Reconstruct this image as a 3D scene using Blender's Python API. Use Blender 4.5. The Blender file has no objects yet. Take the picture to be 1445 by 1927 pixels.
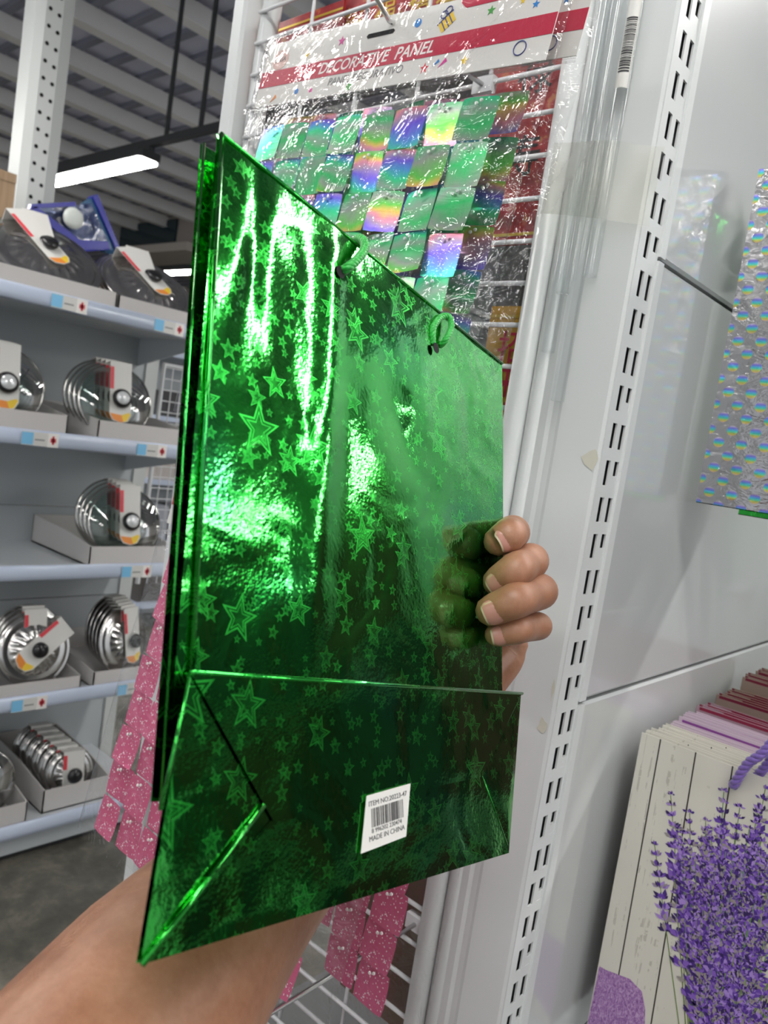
import bpy, bmesh, math, random
from mathutils import Vector, Matrix, noise
random.seed(7)
PI = math.pi
scene = bpy.context.scene
C = scene.collection

# ------------------------------------------------------------------ camera
CAMZ = 1.45                                   # eye height; the camera stands over the world origin
YAW, PITCH, ROLL, FPX = math.radians(41.1), math.radians(5.3), math.radians(8.66), 1480.0
fwd = Vector((-math.sin(YAW)*math.cos(PITCH), math.cos(YAW)*math.cos(PITCH), -math.sin(PITCH)))
r0 = Vector((math.cos(YAW), math.sin(YAW), 0)); u0 = r0.cross(fwd)
RT = r0*math.cos(ROLL) + u0*math.sin(ROLL); UP = -r0*math.sin(ROLL) + u0*math.cos(ROLL)
EYE = Vector((0, 0, CAMZ))
cd = bpy.data.cameras.new('camera'); cam = bpy.data.objects.new('camera', cd); C.objects.link(cam)
cd.sensor_fit = 'VERTICAL'; cd.sensor_height = 36; cd.sensor_width = 27
cd.lens = FPX/1927*36; cd.clip_start = 0.02
cam.matrix_world = Matrix(((RT.x, UP.x, -fwd.x, 0), (RT.y, UP.y, -fwd.y, 0), (RT.z, UP.z, -fwd.z, CAMZ), (0, 0, 0, 1)))
cd.dof.use_dof = True; cd.dof.focus_distance = 0.50; cd.dof.aperture_fstop = 15
scene.camera = cam

# ------------------------------------------------------------------ world, exposure
wd = bpy.data.worlds.new('world'); scene.world = wd; wd.use_nodes = True
wd.node_tree.nodes['Background'].inputs[0].default_value = (0.93, 0.97, 1, 1)
wd.node_tree.nodes['Background'].inputs[1].default_value = 0.48
vs = scene.view_settings; vs.view_transform = 'Standard'; vs.look = 'None'; vs.gamma = 1; vs.use_curve_mapping = False
vs.exposure = 0.72
LAMP = 30.0                                   # radiance of the LED diffusers
try:
    scene.cycles.transparent_max_bounces = 32
except Exception: pass

# ------------------------------------------------------------------ pixel helpers (1445 x 1927 frame)
def ray(px, py): return RT*((px-722.5)/FPX) - UP*((py-963.5)/FPX) + fwd
def at(px, py, d): return EYE + ray(px, py)*d
def onX(px, py, X): q = ray(px, py); return EYE + q*(X/q.x)
def onY(px, py, Y): q = ray(px, py); return EYE + q*(Y/q.y)
def onZ(px, py, Z): q = ray(px, py); return EYE + q*((Z-CAMZ)/q.z)

# ------------------------------------------------------------------ mesh helpers
def V(*a): return Vector(a)
class MB:
    def __init__(s): s.v = []; s.f = []; s.c = []
    def add(s, vs, fs, col=None):
        o = len(s.v); s.v += [tuple(x) for x in vs]
        for f in fs: s.f.append(tuple(i+o for i in f)); s.c.append(col)
        return s
    def box(s, a, b, M=None, col=None):
        x0, y0, z0 = a; x1, y1, z1 = b
        v = [V(x, y, z) for z in (z0, z1) for x, y in ((x0, y0), (x1, y0), (x1, y1), (x0, y1))]
        if M: v = [M @ p for p in v]
        return s.add(v, [(3, 2, 1, 0), (4, 5, 6, 7), (0, 1, 5, 4), (1, 2, 6, 5), (2, 3, 7, 6), (3, 0, 4, 7)], col)
    def bbox(s, a, b, r, M=None):                # box with chamfered vertical (z) edges
        x0, y0, z0 = a; x1, y1, z1 = b
        ring = [(x0+r, y0), (x1-r, y0), (x1, y0+r), (x1, y1-r), (x1-r, y1), (x0+r, y1), (x0, y1-r), (x0, y0+r)]
        return s.prism(ring, z0, z1, M)
    def prism(s, ring, z0, z1, M=None, col=None):
        n = len(ring); v = [V(x, y, z0) for x, y in ring] + [V(x, y, z1) for x, y in ring]
        if M: v = [M @ p for p in v]
        f = [tuple(range(n-1, -1, -1)), tuple(range(n, 2*n))] + [(i, (i+1) % n, n+(i+1) % n, n+i) for i in range(n)]
        return s.add(v, f, col)
    def tube(s, pts, r, n=8, cap=True, flat=1.0, col=None):
        pts = [Vector(p) for p in pts]; m = len(pts); rs = r if isinstance(r, (list, tuple)) else [r]*m
        vs = []; ref = None
        for i, p in enumerate(pts):
            t = (pts[min(i+1, m-1)] - pts[max(i-1, 0)]).normalized()
            if ref is None: ref = t.orthogonal().normalized()
            ref = (ref - t*ref.dot(t)).normalized(); b = t.cross(ref)
            for k in range(n):
                a = 2*PI*k/n; vs.append(p + (ref*math.cos(a) + b*math.sin(a)*flat)*rs[i])
        fs = [(i*n+k, i*n+(k+1) % n, (i+1)*n+(k+1) % n, (i+1)*n+k) for i in range(m-1) for k in range(n)]
        if cap: fs += [tuple(range(n-1, -1, -1)), tuple((m-1)*n+k for k in range(n))]
        return s.add(vs, fs, col)
    def lathe(s, prof, n=32, M=None, flute=None):
        vs = []; fs = []
        for j, (r, z) in enumerate(prof):
            for k in range(n):
                a = 2*PI*k/n; zz = z + (flute(r, a) if flute else 0)
                p = V(r*math.cos(a), r*math.sin(a), zz); vs.append(M @ p if M else p)
        for j in range(len(prof)-1):
            for k in range(n): fs.append((j*n+k, j*n+(k+1) % n, (j+1)*n+(k+1) % n, (j+1)*n+k))
        return s.add(vs, fs)
    def grid(s, nx, ny, fn, col=None):
        vs = [fn(i/nx, j/ny) for j in range(ny+1) for i in range(nx+1)]; w = nx+1
        return s.add(vs, [(j*w+i, j*w+i+1, (j+1)*w+i+1, (j+1)*w+i) for j in range(ny) for i in range(nx)], col)
    def poly(s, pts, col=None): return s.add(pts, [tuple(range(len(pts)))], col)
    def build(s, name, mat, parent=None, smooth=False, cols=False):
        me = bpy.data.meshes.new(name); me.from_pydata(s.v, [], s.f)
        if cols:
            at_ = me.color_attributes.new('Col', 'BYTE_COLOR', 'CORNER'); i = 0
            for f, c in zip(s.f, s.c):
                for _ in f: at_.data[i].color = (*(c or (1, 1, 1)), 1); i += 1
        if smooth: me.polygons.foreach_set('use_smooth', [True]*len(me.polygons))
        me.update(); me.materials.append(mat)
        return link(name, me, parent)
def link(name, me, parent=None, M=None):
    o = bpy.data.objects.new(name, me); C.objects.link(o)
    if parent: o.parent = parent
    if M is not None: o.matrix_local = M
    return o
def empty(name, M=None):
    o = bpy.data.objects.new(name, None); o.empty_display_size = 0.05; C.objects.link(o)
    if M is not None: o.matrix_world = M
    return o
def tag(o, label, cat, group=None):
    o['label'] = label; o['category'] = cat
    if group: o['group'] = group
    return o
def struct(o, label=None):
    o['kind'] = 'structure'
    if label: o['label'] = label
    return o
def stuff(o): o['kind'] = 'stuff'; return o
def frame(x, y, z, o):
    x, y, z = Vector(x), Vector(y), Vector(z)
    return Matrix(((x.x, y.x, z.x, o[0]), (x.y, y.y, z.y, o[1]), (x.z, y.z, z.z, o[2]), (0, 0, 0, 1)))
def T(*a): return Matrix.Translation(Vector(a))
def Rm(ang, ax): return Matrix.Rotation(math.radians(ang), 4, ax)
def text(name, body, size, mat, parent, loc, rot=0, shear=0, sx=1.0, align='CENTER', thick=0.00005, bold=0.0):
    cu = bpy.data.curves.new(name, 'FONT'); cu.body = body; cu.size = size; cu.align_x = align; cu.align_y = 'CENTER'
    cu.shear = shear; cu.extrude = thick; cu.resolution_u = 3; cu.offset = bold
    t = bpy.data.objects.new(name, cu); C.objects.link(t)
    dg = bpy.context.evaluated_depsgraph_get(); me = bpy.data.meshes.new_from_object(t.evaluated_get(dg))
    bpy.data.objects.remove(t); me.materials.clear(); me.materials.append(mat); me.name = name
    return link(name, me, parent, T(*loc) @ Rm(rot, 'Z') @ Matrix.Diagonal((sx, 1, 1, 1)))

# ------------------------------------------------------------------ materials
def mat(name, col=(.8, .8, .8), rough=.5, metal=0.0, **kw):
    m = bpy.data.materials.new(name); m.use_nodes = True; b = m.node_tree.nodes['Principled BSDF']
    b.inputs['Base Color'].default_value = (*col, 1); b.inputs['Roughness'].default_value = rough; b.inputs['Metallic'].default_value = metal
    for k, v in kw.items():
        b.inputs[k].default_value = v
    return m
class NT:
    def __init__(s, m): s.t = m.node_tree; s.n = s.t.nodes; s.l = s.t.links; s.b = s.n.get('Principled BSDF')
    def node(s, typ, ins=None, **at_):
        n = s.n.new(typ)
        for k, v in at_.items(): setattr(n, k, v)
        for k, v in (ins or {}).items(): s.put(n.inputs[k], v)
        return n
    def put(s, inp, v):
        if isinstance(v, bpy.types.NodeSocket): s.l.new(v, inp)
        else: inp.default_value = v
    def m(s, op, a, b=0.0, c=0.0):
        n = s.n.new('ShaderNodeMath'); n.operation = op
        s.put(n.inputs[0], a); s.put(n.inputs[1], b); s.put(n.inputs[2], c); return n.outputs[0]
    def ramp(s, fac, stops, interp='LINEAR'):
        n = s.n.new('ShaderNodeValToRGB'); n.color_ramp.interpolation = interp; e = n.color_ramp.elements
        while len(e) < len(stops): e.new(0.5)
        for k, (p, c) in zip(e, stops): k.position = p; k.color = (*c, 1)
        s.put(n.inputs[0], fac); return n.outputs[0]
    def noise(s, vec, scale, detail=3, rough=.5, dist=0):
        n = s.n.new('ShaderNodeTexNoise'); s.put(n.inputs['Vector'], vec); n.inputs['Scale'].default_value = scale
        n.inputs['Detail'].default_value = detail; n.inputs['Roughness'].default_value = rough; n.inputs['Distortion'].default_value = dist
        return n.outputs['Fac']
    def mix(s, fac, a, b):
        n = s.n.new('ShaderNodeMix'); n.data_type = 'RGBA'; s.put(n.inputs[0], fac)
        s.put(n.inputs[6], a if isinstance(a, bpy.types.NodeSocket) else (*a, 1)); s.put(n.inputs[7], b if isinstance(b, bpy.types.NodeSocket) else (*b, 1))
        return n.outputs[2]
    def obj(s): return s.n.new('ShaderNodeTexCoord').outputs['Object']
    def gen(s): return s.n.new('ShaderNodeTexCoord').outputs['Generated']
    def bump(s, h, strength=.3, dist=.001, normal=None):
        n = s.n.new('ShaderNodeBump'); s.put(n.inputs['Height'], h); n.inputs['Strength'].default_value = strength; n.inputs['Distance'].default_value = dist
        if normal: s.l.new(normal, n.inputs['Normal'])
        return n.outputs[0]
    def set(s, **kw):
        for k, v in kw.items(): s.put(s.b.inputs[k.replace('_', ' ')], v)
    def scale(s, vec, sc):
        n = s.n.new('ShaderNodeMapping'); s.l.new(vec, n.inputs[0]); n.inputs['Scale'].default_value = sc; return n.outputs[0]

def paint(name, col, rough, peel=0.15, scale=260, coat=0.0):
    m = mat(name, col, rough); t = NT(m); o = t.obj()
    h = t.noise(o, scale, 1); t.set(Normal=t.bump(h, peel, .0004))
    d = t.noise(o, 4, 4, .6); t.set(Base_Color=t.mix(t.m('MULTIPLY', d, .18), col, tuple(c*.86 for c in col)))
    if coat: m.node_tree.nodes['Principled BSDF'].inputs['Coat Weight'].default_value = coat; m.node_tree.nodes['Principled BSDF'].inputs['Coat Roughness'].default_value = .04
    return m
M = {}
M['white'] = paint('white_powder_coat', (.66, .68, .68), .30)
M['gloss'] = paint('glossy_panel', (.56, .58, .585), .30, .03, 40, 1.0)
M['gloss'].node_tree.nodes['Principled BSDF'].inputs['Coat IOR'].default_value = 1.55
M['shelfwhite'] = paint('shelf_white', (.62, .65, .68), .35)
M['shelfgrey'] = paint('shelf_grey', (.47, .50, .52), .4)
M['rearshelf'] = paint('rear_shelf_grey', (.22, .22, .225), .5)
M['lip'] = paint('price_rail', (.60, .68, .84), .18)
M['ceil'] = paint('roof_deck', (.66, .67, .80), .6)
M['rib'] = paint('deck_rib', (.25, .26, .32), .6)
M['beam'] = paint('beam', (.85, .84, .84), .55)
M['post'] = paint('post', (.60, .62, .61), .4)
M['dark'] = mat('dark_metal', (.03, .032, .035), .5)
M['hole'] = mat('hole', (.01, .01, .01), .9)
M['wall'] = paint('far_wall', (.58, .53, .48), .8)
M['wire'] = mat('white_wire', (.72, .73, .75), .3)
M['chrome'] = mat('chrome', (.75, .75, .75), .18, 1.0)
M['black'] = mat('black_plastic', (.012, .012, .014), .28)
M['card'] = mat('white_card', (.69, .68, .65), .5)
M['box'] = paint('white_tray_card', (.60, .575, .56), .7)
M['redprint'] = mat('red_print', (.50, .02, .06), .4)
M['greyprint'] = mat('grey_print', (.25, .25, .26), .5)
M['whiteprint'] = mat('white_print', (.85, .83, .80), .45)
M['inkblack'] = mat('black_ink', (.015, .015, .018), .5)
M['silvercap'] = mat('silver_cap', (.72, .74, .75), .2, .3)
for k, c in dict(blue=(.02, .22, .62), pink=(.68, .05, .32), yellow=(.80, .55, .04), green=(.06, .35, .06), orange=(.75, .25, .04), navy=(.05, .07, .25), lightblue=(.22, .56, .85), redtag=(.70, .06, .08)).items():
    M['p_'+k] = mat('print_'+k, c, .45)
M['gold'] = mat('gold_print', (.62, .42, .06), .35, .6)
M['steel'] = mat('steel', (.55, .54, .53), .20, 1.0)
M['rim'] = mat('steel_rim', (.50, .49, .47), .16, 1.0)

def m_floor():
    m = mat('concrete', rough=.55); t = NT(m); o = t.obj()
    a = t.noise(o, 5, 8, .65, .4); b = t.noise(o, 22, 6, .7)
    f = t.m('ADD', t.m('MULTIPLY', a, .7), t.m('MULTIPLY', b, .3))
    t.set(Base_Color=t.ramp(f, [(.36, (.062, .060, .048)), (.5, (.110, .105, .086)), (.64, (.235, .215, .175))]), Roughness=t.m('ADD', t.m('MULTIPLY', a, .4), .25))
    return m
def m_film(name, fac=.10, scale=40, strength=.6, col=(1, 1, 1), rough=.04, cap=.4):
    m = bpy.data.materials.new(name); m.use_nodes = True; t = NT(m); nt = m.node_tree
    nt.nodes.remove(t.b); out = nt.nodes['Material Output']; o = t.obj()
    h = t.m('ADD', t.noise(o, scale, 3, .55, 1.2), t.m('MULTIPLY', t.noise(o, scale*4, 2), .12))
    nrm = t.bump(h, strength, .006)
    fr = t.node('ShaderNodeFresnel', {'IOR': 1.45, 'Normal': nrm}).outputs[0]
    k = t.m('MINIMUM', t.m('ADD', t.m('MULTIPLY', fr, 1.1), fac*.3), cap)
    tr = t.node('ShaderNodeBsdfTransparent', {'Color': (*col, 1)}).outputs[0]
    gl = t.node('ShaderNodeBsdfGlossy', {'Roughness': rough, 'Normal': nrm}).outputs[0]
    mx = t.node('ShaderNodeMixShader', {0: k, 1: tr, 2: gl}).outputs[0]
    t.l.new(mx, out.inputs['Surface']); return m
def star_layer(t, vec, scale, seed, smin, smax, dens):
    """mask of five-pointed star outlines scattered in cells"""
    p = t.scale(vec, (scale, scale, scale)); sp = t.node('ShaderNodeSeparateXYZ', {0: p})
    x = t.m('ADD', sp.outputs[0], seed*1.37); y = t.m('ADD', sp.outputs[1], seed*2.11)
    ix, iy = t.m('FLOOR', x), t.m('FLOOR', y)
    wn = t.node('ShaderNodeTexWhiteNoise', {0: t.node('ShaderNodeCombineXYZ', {0: ix, 1: iy, 2: seed}).outputs[0]}, noise_dimensions='3D')
    sc = t.node('ShaderNodeSeparateColor', {0: wn.outputs['Color']}); a, b, c = sc.outputs
    R = t.m('ADD', t.m('MULTIPLY', t.m('POWER', c, 2.0), smax-smin), smin)
    room = t.m('SUBTRACT', .98, t.m('MULTIPLY', R, 2.0))
    lx = t.m('SUBTRACT', t.m('SUBTRACT', x, ix), t.m('ADD', t.m('MULTIPLY', t.m('SUBTRACT', a, .5), room), .5))
    ly = t.m('SUBTRACT', t.m('SUBTRACT', y, iy), t.m('ADD', t.m('MULTIPLY', t.m('SUBTRACT', b, .5), room), .5))
    rho = t.m('SQRT', t.m('ADD', t.m('MULTIPLY', lx, lx), t.m('MULTIPLY', ly, ly)))
    ang = t.m('ADD', t.m('ARCTAN2', lx, ly), t.m('MULTIPLY', t.m('SUBTRACT', a, .5), .5))
    k = 2*PI/5
    fa = t.m('ABSOLUTE', t.m('SUBTRACT', t.m('FLOORED_MODULO', t.m('ADD', ang, k/2), k), k/2))
    qx = t.m('MULTIPLY', rho, t.m('COSINE', fa)); qy = t.m('MULTIPLY', rho, t.m('SINE', fa))
    ri = .42; nx, ny = ri*math.sin(k/2), 1-ri*math.cos(k/2); L = math.hypot(nx, ny); nx /= L; ny /= L
    d = t.m('ADD', t.m('MULTIPLY', t.m('SUBTRACT', qx, R), nx), t.m('MULTIPLY', qy, ny))
    dn = t.m('DIVIDE', d, R)
    l1 = t.m('LESS_THAN', t.m('ABSOLUTE', dn), .035)
    l2 = t.m('LESS_THAN', t.m('ABSOLUTE', t.m('ADD', dn, .13)), .02)
    ins = t.m('MULTIPLY', t.m('LESS_THAN', dn, 0), .28)
    on = t.m('LESS_THAN', t.node('ShaderNodeTexWhiteNoise', {0: t.node('ShaderNodeCombineXYZ', {0: iy, 1: ix, 2: seed+5}).outputs[0]}, noise_dimensions='3D').outputs['Value'], dens)
    return t.m('MULTIPLY', t.m('MINIMUM', t.m('ADD', t.m('ADD', l1, l2), ins), 1.0), on)
def m_greenfoil():
    m = mat('green_star_foil', (.01, .33, .03), .12, 1.0); t = NT(m); o = t.obj()
    msk = star_layer(t, o, 30, 1, .20, .36, .6)
    for sc, sd, a, b, dn in ((48, 2, .12, .34, .7), (100, 3, .16, .34, .7), (62, 6, .1, .3, .5)):
        msk = t.m('MAXIMUM', msk, star_layer(t, o, sc, sd, a, b, dn))
    hue = t.noise(o, 9, 2)
    base = t.ramp(hue, [(.3, (.012, .34, .02)), (.55, (.012, .40, .035)), (.75, (.005, .30, .12))])
    t.set(Base_Color=t.mix(t.m('MULTIPLY', msk, .7), base, (.03, .46, .05)))
    t.set(Roughness=t.m('ADD', t.m('MULTIPLY', msk, .22), t.m('ADD', t.m('MULTIPLY', t.noise(o, 30, 2), .10), .06)))
    b1 = t.bump(t.noise(o, 20, 2.0, .45, .6), .45, .005)
    b2 = t.bump(t.noise(o, 520, 1.5, .5), .16, .0005, b1)
    t.set(Normal=b2); t.b.inputs['Coat Weight'].default_value = .7; t.b.inputs['Coat Roughness'].default_value = .08; t.l.new(b2, t.b.inputs['Coat Normal']); return m
def rainbow(t, f):
    return t.ramp(f, [(0, (.44, .50, .45)), (.14, (.06, .70, .22)), (.25, (.38, .52, .42)), (.38, (.06, .82, .36)), (.48, (.12, .45, .85)), (.58, (.24, .16, .98)), (.68, (.54, .40, .58)), (.75, (.95, .36, .50)), (.81, (.95, .66, .18)), (.88, (.18, .78, .12)), (1, (.50, .52, .48))])
def m_holo():
    m = mat('holographic_sequin', (.7, .7, .7), .27, .70); t = NT(m); o = t.obj()
    rnd = t.node('ShaderNodeObjectInfo').outputs['Random']; sp = t.node('ShaderNodeSeparateXYZ', {0: o})
    f = t.m('ADD', t.m('MULTIPLY', sp.outputs[1], t.m('ADD', t.m('MULTIPLY', rnd, 14), 7)), t.m('MULTIPLY', sp.outputs[0], t.m('MULTIPLY', t.m('SUBTRACT', rnd, .35), 7)))
    f = t.m('FLOORED_MODULO', t.m('ADD', t.m('ADD', f, t.m('MULTIPLY', t.noise(t.scale(o, (1, 1, 1)), 30, 2), .35)), t.m('MULTIPLY', rnd, 7.3)), 1.0)
    t.set(Base_Color=rainbow(t, f), Normal=t.bump(t.noise(t.scale(o, (20, 260, 1)), 2, 2), .12, .0006)); return m
def m_pink():
    m = mat('pink_glitter', (.62, .12, .24), .42, .15); t = NT(m); o = t.obj()
    v = t.node('ShaderNodeTexVoronoi', {'Vector': o, 'Scale': 900}); r = t.node('ShaderNodeSeparateColor', {0: v.outputs['Color']}).outputs[0]
    k = t.m('GREATER_THAN', r, .93); big = t.noise(o, 18, 2)
    t.set(Base_Color=t.mix(k, t.mix(t.m('MULTIPLY', big, .5), (.58, .085, .20), (.66, .17, .30)), (.95, .75, .82)), Roughness=t.m('SUBTRACT', .45, t.m('MULTIPLY', k, .3)))
    nm = t.node('ShaderNodeBump', {'Height': r, 'Strength': .35, 'Distance': .0006}).outputs[0]; t.set(Normal=nm); return m
def m_dots():
    m = mat('silver_dot_foil', (.6, .6, .6), .16, 1.0); t = NT(m); o = t.obj(); sp = t.node('ShaderNodeSeparateXYZ', {0: o})
    P = .0225; x, y = sp.outputs[0], sp.outputs[1]
    msk = None; rb = None
    for ox, oy in ((0, 0), (.5, .5)):
        lx = t.m('SUBTRACT', t.m('FLOORED_MODULO', t.m('ADD', t.m('DIVIDE', x, P), ox), 1), .5)
        ly = t.m('MULTIPLY', t.m('SUBTRACT', t.m('FLOORED_MODULO', t.m('ADD', t.m('DIVIDE', y, P*1.15), oy), 1), .5), 1.15)
        k = t.m('LESS_THAN', t.m('ADD', t.m('MULTIPLY', lx, lx), t.m('MULTIPLY', ly, ly)), .055)
        g = t.m('MULTIPLY', k, t.m('ADD', t.m('MULTIPLY', ly, 1.9), .5))
        msk = k if msk is None else t.m('MAXIMUM', msk, k); rb = g if rb is None else t.m('MAXIMUM', rb, g)
    col = t.ramp(rb, [(.05, (.75, .45, .35)), (.25, (.62, .62, .12)), (.4, (.12, .70, .45)), (.55, (.12, .5, .8)), (.72, (.25, .20, .78)), (.9, (.6, .55, .6))])
    t.set(Base_Color=t.mix(msk, (.42, .41, .42), col), Roughness=t.m('ADD', .12, t.m('MULTIPLY', msk, .2)))
    t.set(Normal=t.bump(t.noise(t.scale(o, (1, 2.2, 1)), 34, 4, .6, .6), .55, .003)); return m
def m_planks():
    m = mat('white_plank_print', rough=.42); t = NT(m); o = t.obj(); s = t.scale(o, (240, 10, 1))
    n = t.noise(s, 1, 6, .65); n2 = t.noise(t.scale(o, (60, 60, 1)), 1, 5, .7); n3 = t.noise(t.scale(o, (9, 5, 1)), 1, 3)
    streak = t.m('MULTIPLY', t.m('GREATER_THAN', n, .585), t.m('GREATER_THAN', t.m('MULTIPLY', n2, n3), .262))
    base = t.ramp(n3, [(.3, (.57, .55, .49)), (.7, (.66, .64, .57))])
    t.set(Base_Color=t.mix(t.m('MULTIPLY', streak, .42), base, (.24, .22, .17))); return m
def m_towel():
    m = mat('lilac_towel_print', rough=.6); t = NT(m); o = t.obj(); n = t.noise(t.scale(o, (500, 260, 1)), 1, 4, .7, 1.0)
    t.set(Base_Color=t.ramp(n, [(.35, (.16, .06, .22)), (.5, (.33, .17, .40)), (.65, (.52, .36, .56))])); return m
def m_vcol(name, rough=.45):
    m = mat(name, rough=rough); t = NT(m); a = t.node('ShaderNodeVertexColor'); a.layer_name = 'Col'; t.set(Base_Color=a.outputs[0]); return m
def m_skin():
    m = mat('skin', (.50, .27, .17), .46); t = NT(m); o = t.obj()
    a = t.noise(o, 26, 4, .6); b = t.noise(o, 320, 3, .6); c = t.noise(o, 1100, 2)
    f = t.m('ADD', t.m('MULTIPLY', a, .75), t.m('MULTIPLY', b, .25))
    t.set(Base_Color=t.ramp(f, [(.34, (.25, .105, .055)), (.52, (.335, .155, .088)), (.68, (.41, .21, .13))]))
    h = t.m('ADD', t.m('MULTIPLY', b, .7), t.m('MULTIPLY', c, .3)); t.set(Normal=t.bump(h, .25, .0006))
    t.b.inputs['Subsurface Weight'].default_value = .12; t.b.inputs['Subsurface Radius'].default_value = (.9, .35, .2); t.b.inputs['Subsurface Scale'].default_value = .006
    return m
def m_glass():
    m = bpy.data.materials.new('lid_glass'); m.use_nodes = True; t = NT(m); nt = m.node_tree; nt.nodes.remove(t.b)
    fr = t.node('ShaderNodeFresnel', {'IOR': 1.5}).outputs[0]; k = t.m('MINIMUM', t.m('ADD', t.m('MULTIPLY', fr, 1.5), .04), .8)
    tr = t.node('ShaderNodeBsdfTransparent', {'Color': (.74, .80, .78, 1)}).outputs[0]; gl = t.node('ShaderNodeBsdfGlossy', {'Roughness': .03}).outputs[0]
    t.l.new(t.node('ShaderNodeMixShader', {0: k, 1: tr, 2: gl}).outputs[0], nt.nodes['Material Output'].inputs['Surface']); return m
def m_emit(name, col, s):
    m = bpy.data.materials.new(name); m.use_nodes = True; t = NT(m); e = t.node('ShaderNodeEmission', {'Color': (*col, 1), 'Strength': s})
    m.node_tree.nodes.remove(t.b); t.l.new(e.outputs[0], m.node_tree.nodes['Material Output'].inputs['Surface']); return m
def m_cord(name, c1, c2, sc):
    m = mat(name, c1, .38); t = NT(m); o = t.obj(); n = t.noise(o, sc, 2); t.set(Base_Color=t.mix(n, c1, c2), Normal=t.bump(n, .3, .0004))
    t.b.inputs['Sheen Weight'].default_value = .3; return m
def m_cardboard():
    m = mat('cardboard', rough=.75); t = NT(m); n = t.noise(t.scale(t.obj(), (3, 60, 3)), 2, 3); t.set(Base_Color=t.ramp(n, [(.3, (.33, .22, .13)), (.7, (.42, .29, .18))])); return m
def m_redpaper():
    m = mat('red_fortune_paper', rough=.42); t = NT(m); n = t.noise(t.obj(), 60, 4, .6); t.set(Base_Color=t.ramp(n, [(.42, (.30, .012, .02)), (.60, (.42, .03, .03)), (.68, (.50, .16, .05))])); return m
M['floor'] = m_floor(); M['film'] = m_film('clear_film', .04, 26, .95, rough=.03, cap=.30); M['tubefilm'] = m_film('clear_tube', .10, 30, .0, (.97, .98, .98), .12, .22)
M['tape'] = m_film('clear_tape', .10, 60, .02, (.93, .93, .89), .30, .3)
M['foil'] = m_greenfoil(); M['holo'] = m_holo(); M['pink'] = m_pink(); M['dots'] = m_dots(); M['planks'] = m_planks(); M['towel'] = m_towel()
M['lav'] = m_vcol('lavender_print'); M['skin'] = m_skin(); M['glass'] = m_glass(); M['lamp'] = m_emit('led_diffuser', (1, .985, .95), LAMP)
M['greencord'] = m_cord('green_cord', (.02, .55, .06), (.0, .22, .02), 700); M['purplecord'] = m_cord('purple_cord', (.10, .045, .30), (.26, .17, .52), 260)
M['cardboard'] = m_cardboard(); M['redpaper'] = m_redpaper()
M['goldpaper'] = paint('yellow_paper', (.50, .27, .02), .5)
M['nail'] = mat('nail', (.44, .205, .165), .22); M['nailtip'] = mat('nail_tip', (.52, .42, .29), .3)
M['bluefilm'] = mat('blue_vinyl', (.035, .04, .34), .2); M['tealfilm'] = mat('teal_vinyl', (.02, .10, .22), .2)
M['clearvinyl'] = m_film('clear_vinyl', .2, 25, .3, (.62, .68, .85))
M['whiteplastic'] = mat('white_plastic', (.66, .70, .66), .4)
M['darkglass'] = mat('dark_glass', (.01, .03, .04), .12)

# =================================================================== STRUCTURE
struct(MB().box((-14, -6, -.05), (8, 16, 0)).build('floor', M['floor']))
RZ = CAMZ+2.4                                                      # underside of the roof deck
ceil = struct(MB().box((-14, -6, RZ), (8, 16, RZ+.05)).build('ceiling', M['ceil']))
rib = MB().box((-14, 0, RZ-.035), (8, .055, RZ)).build('deck_rib', M['rib'], ceil); rib.location.y = -5.9
for k in range(1, 88): o = rib.copy(); C.objects.link(o); o.location.y = -5.9+k*.25
bm_ = MB().box((-.035, -6, RZ-.165), (.035, 16, RZ-.036)).box((-.035, -6, RZ-.17), (.07, 16, RZ-.165))
bx0 = onZ(223, 84, RZ-.165).x
beam = bm_.build('roof_beam', M['beam'], ceil); beam.location.x = bx0
for k in range(-10, 18):
    if k and -14 < bx0+k*.695 < 8: o = beam.copy(); C.objects.link(o); o.location.x = bx0+k*.695
struct(MB().box((-14.1, -6, 0), (-14, 16, RZ)).build('wall_left', M['wall']))
struct(MB().box((-14, 16, 0), (8, 16.1, RZ)).build('wall_back', M['wall']))

# =================================================================== CEILING LIGHTS
LZ = CAMZ+1.4
def light(cx, cy, label, L=1.36, group=None):
    t = tag(empty('ceiling_light', T(cx, cy, LZ)), label, 'light', group)
    MB().bbox((-L/2, -.075, .012), (L/2, .075, .06), .02).build('housing', M['dark'], t)
    MB().bbox((-L/2+.015, -.065, 0), (L/2-.015, .065, .014), .02).build('diffuser', M['lamp'], t)
    MB().box((-L/2, -.02, .06), (L/2, .02, .085)).build('mounting_rail', M['dark'], t)
    return t
light(-5.09, 2.51, 'lit white LED batten light hanging beside the perforated white post')
light(-7.25, 4.76, 'lit white LED batten light far behind the steel lids, below the dark bulkhead')
for x, y in ((-.25, 2.05), (1.15, 2.05), (3.2, 2.05), (-4.5, 4.76), (-1.75, 5.4), (2.2, 4.1), (2.95, 5.4), (3.1, 6.8), (3.9, 8.2), (.45, -.15), (-5.09, .1), (-2.34, .1), (2.9, .1), (-5.09, -2.3), (-2.34, -2.3), (.41, -2.3), (3.1, -2.3), (-3, 7.6), (4.3, 7.6)):  # unseen rows
    light(x, y, 'lit LED batten light above the aisles out of view, some added for reflections and fill', 1.36, 'further ceiling lights')
tag(MB().box((-9.5, 2.49, LZ+.085), (2, 2.53, LZ+.125)).build('lighting_rail', M['dark']), 'thin black lighting rail above the nearest batten light', 'rail')
p1 = onZ(302, 254, LZ+.12); p2 = onZ(357, 233, LZ+.12)
for p in (p1, p2):
    tag(MB().tube([(p.x, 2.51, LZ+.12), (p.x, 2.51, RZ)], .014, 6).build('ceiling_rod', M['dark']), 'slim black rod hanging from the roof to the lighting rail', 'rod', 'pair of black hanging rods')

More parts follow.
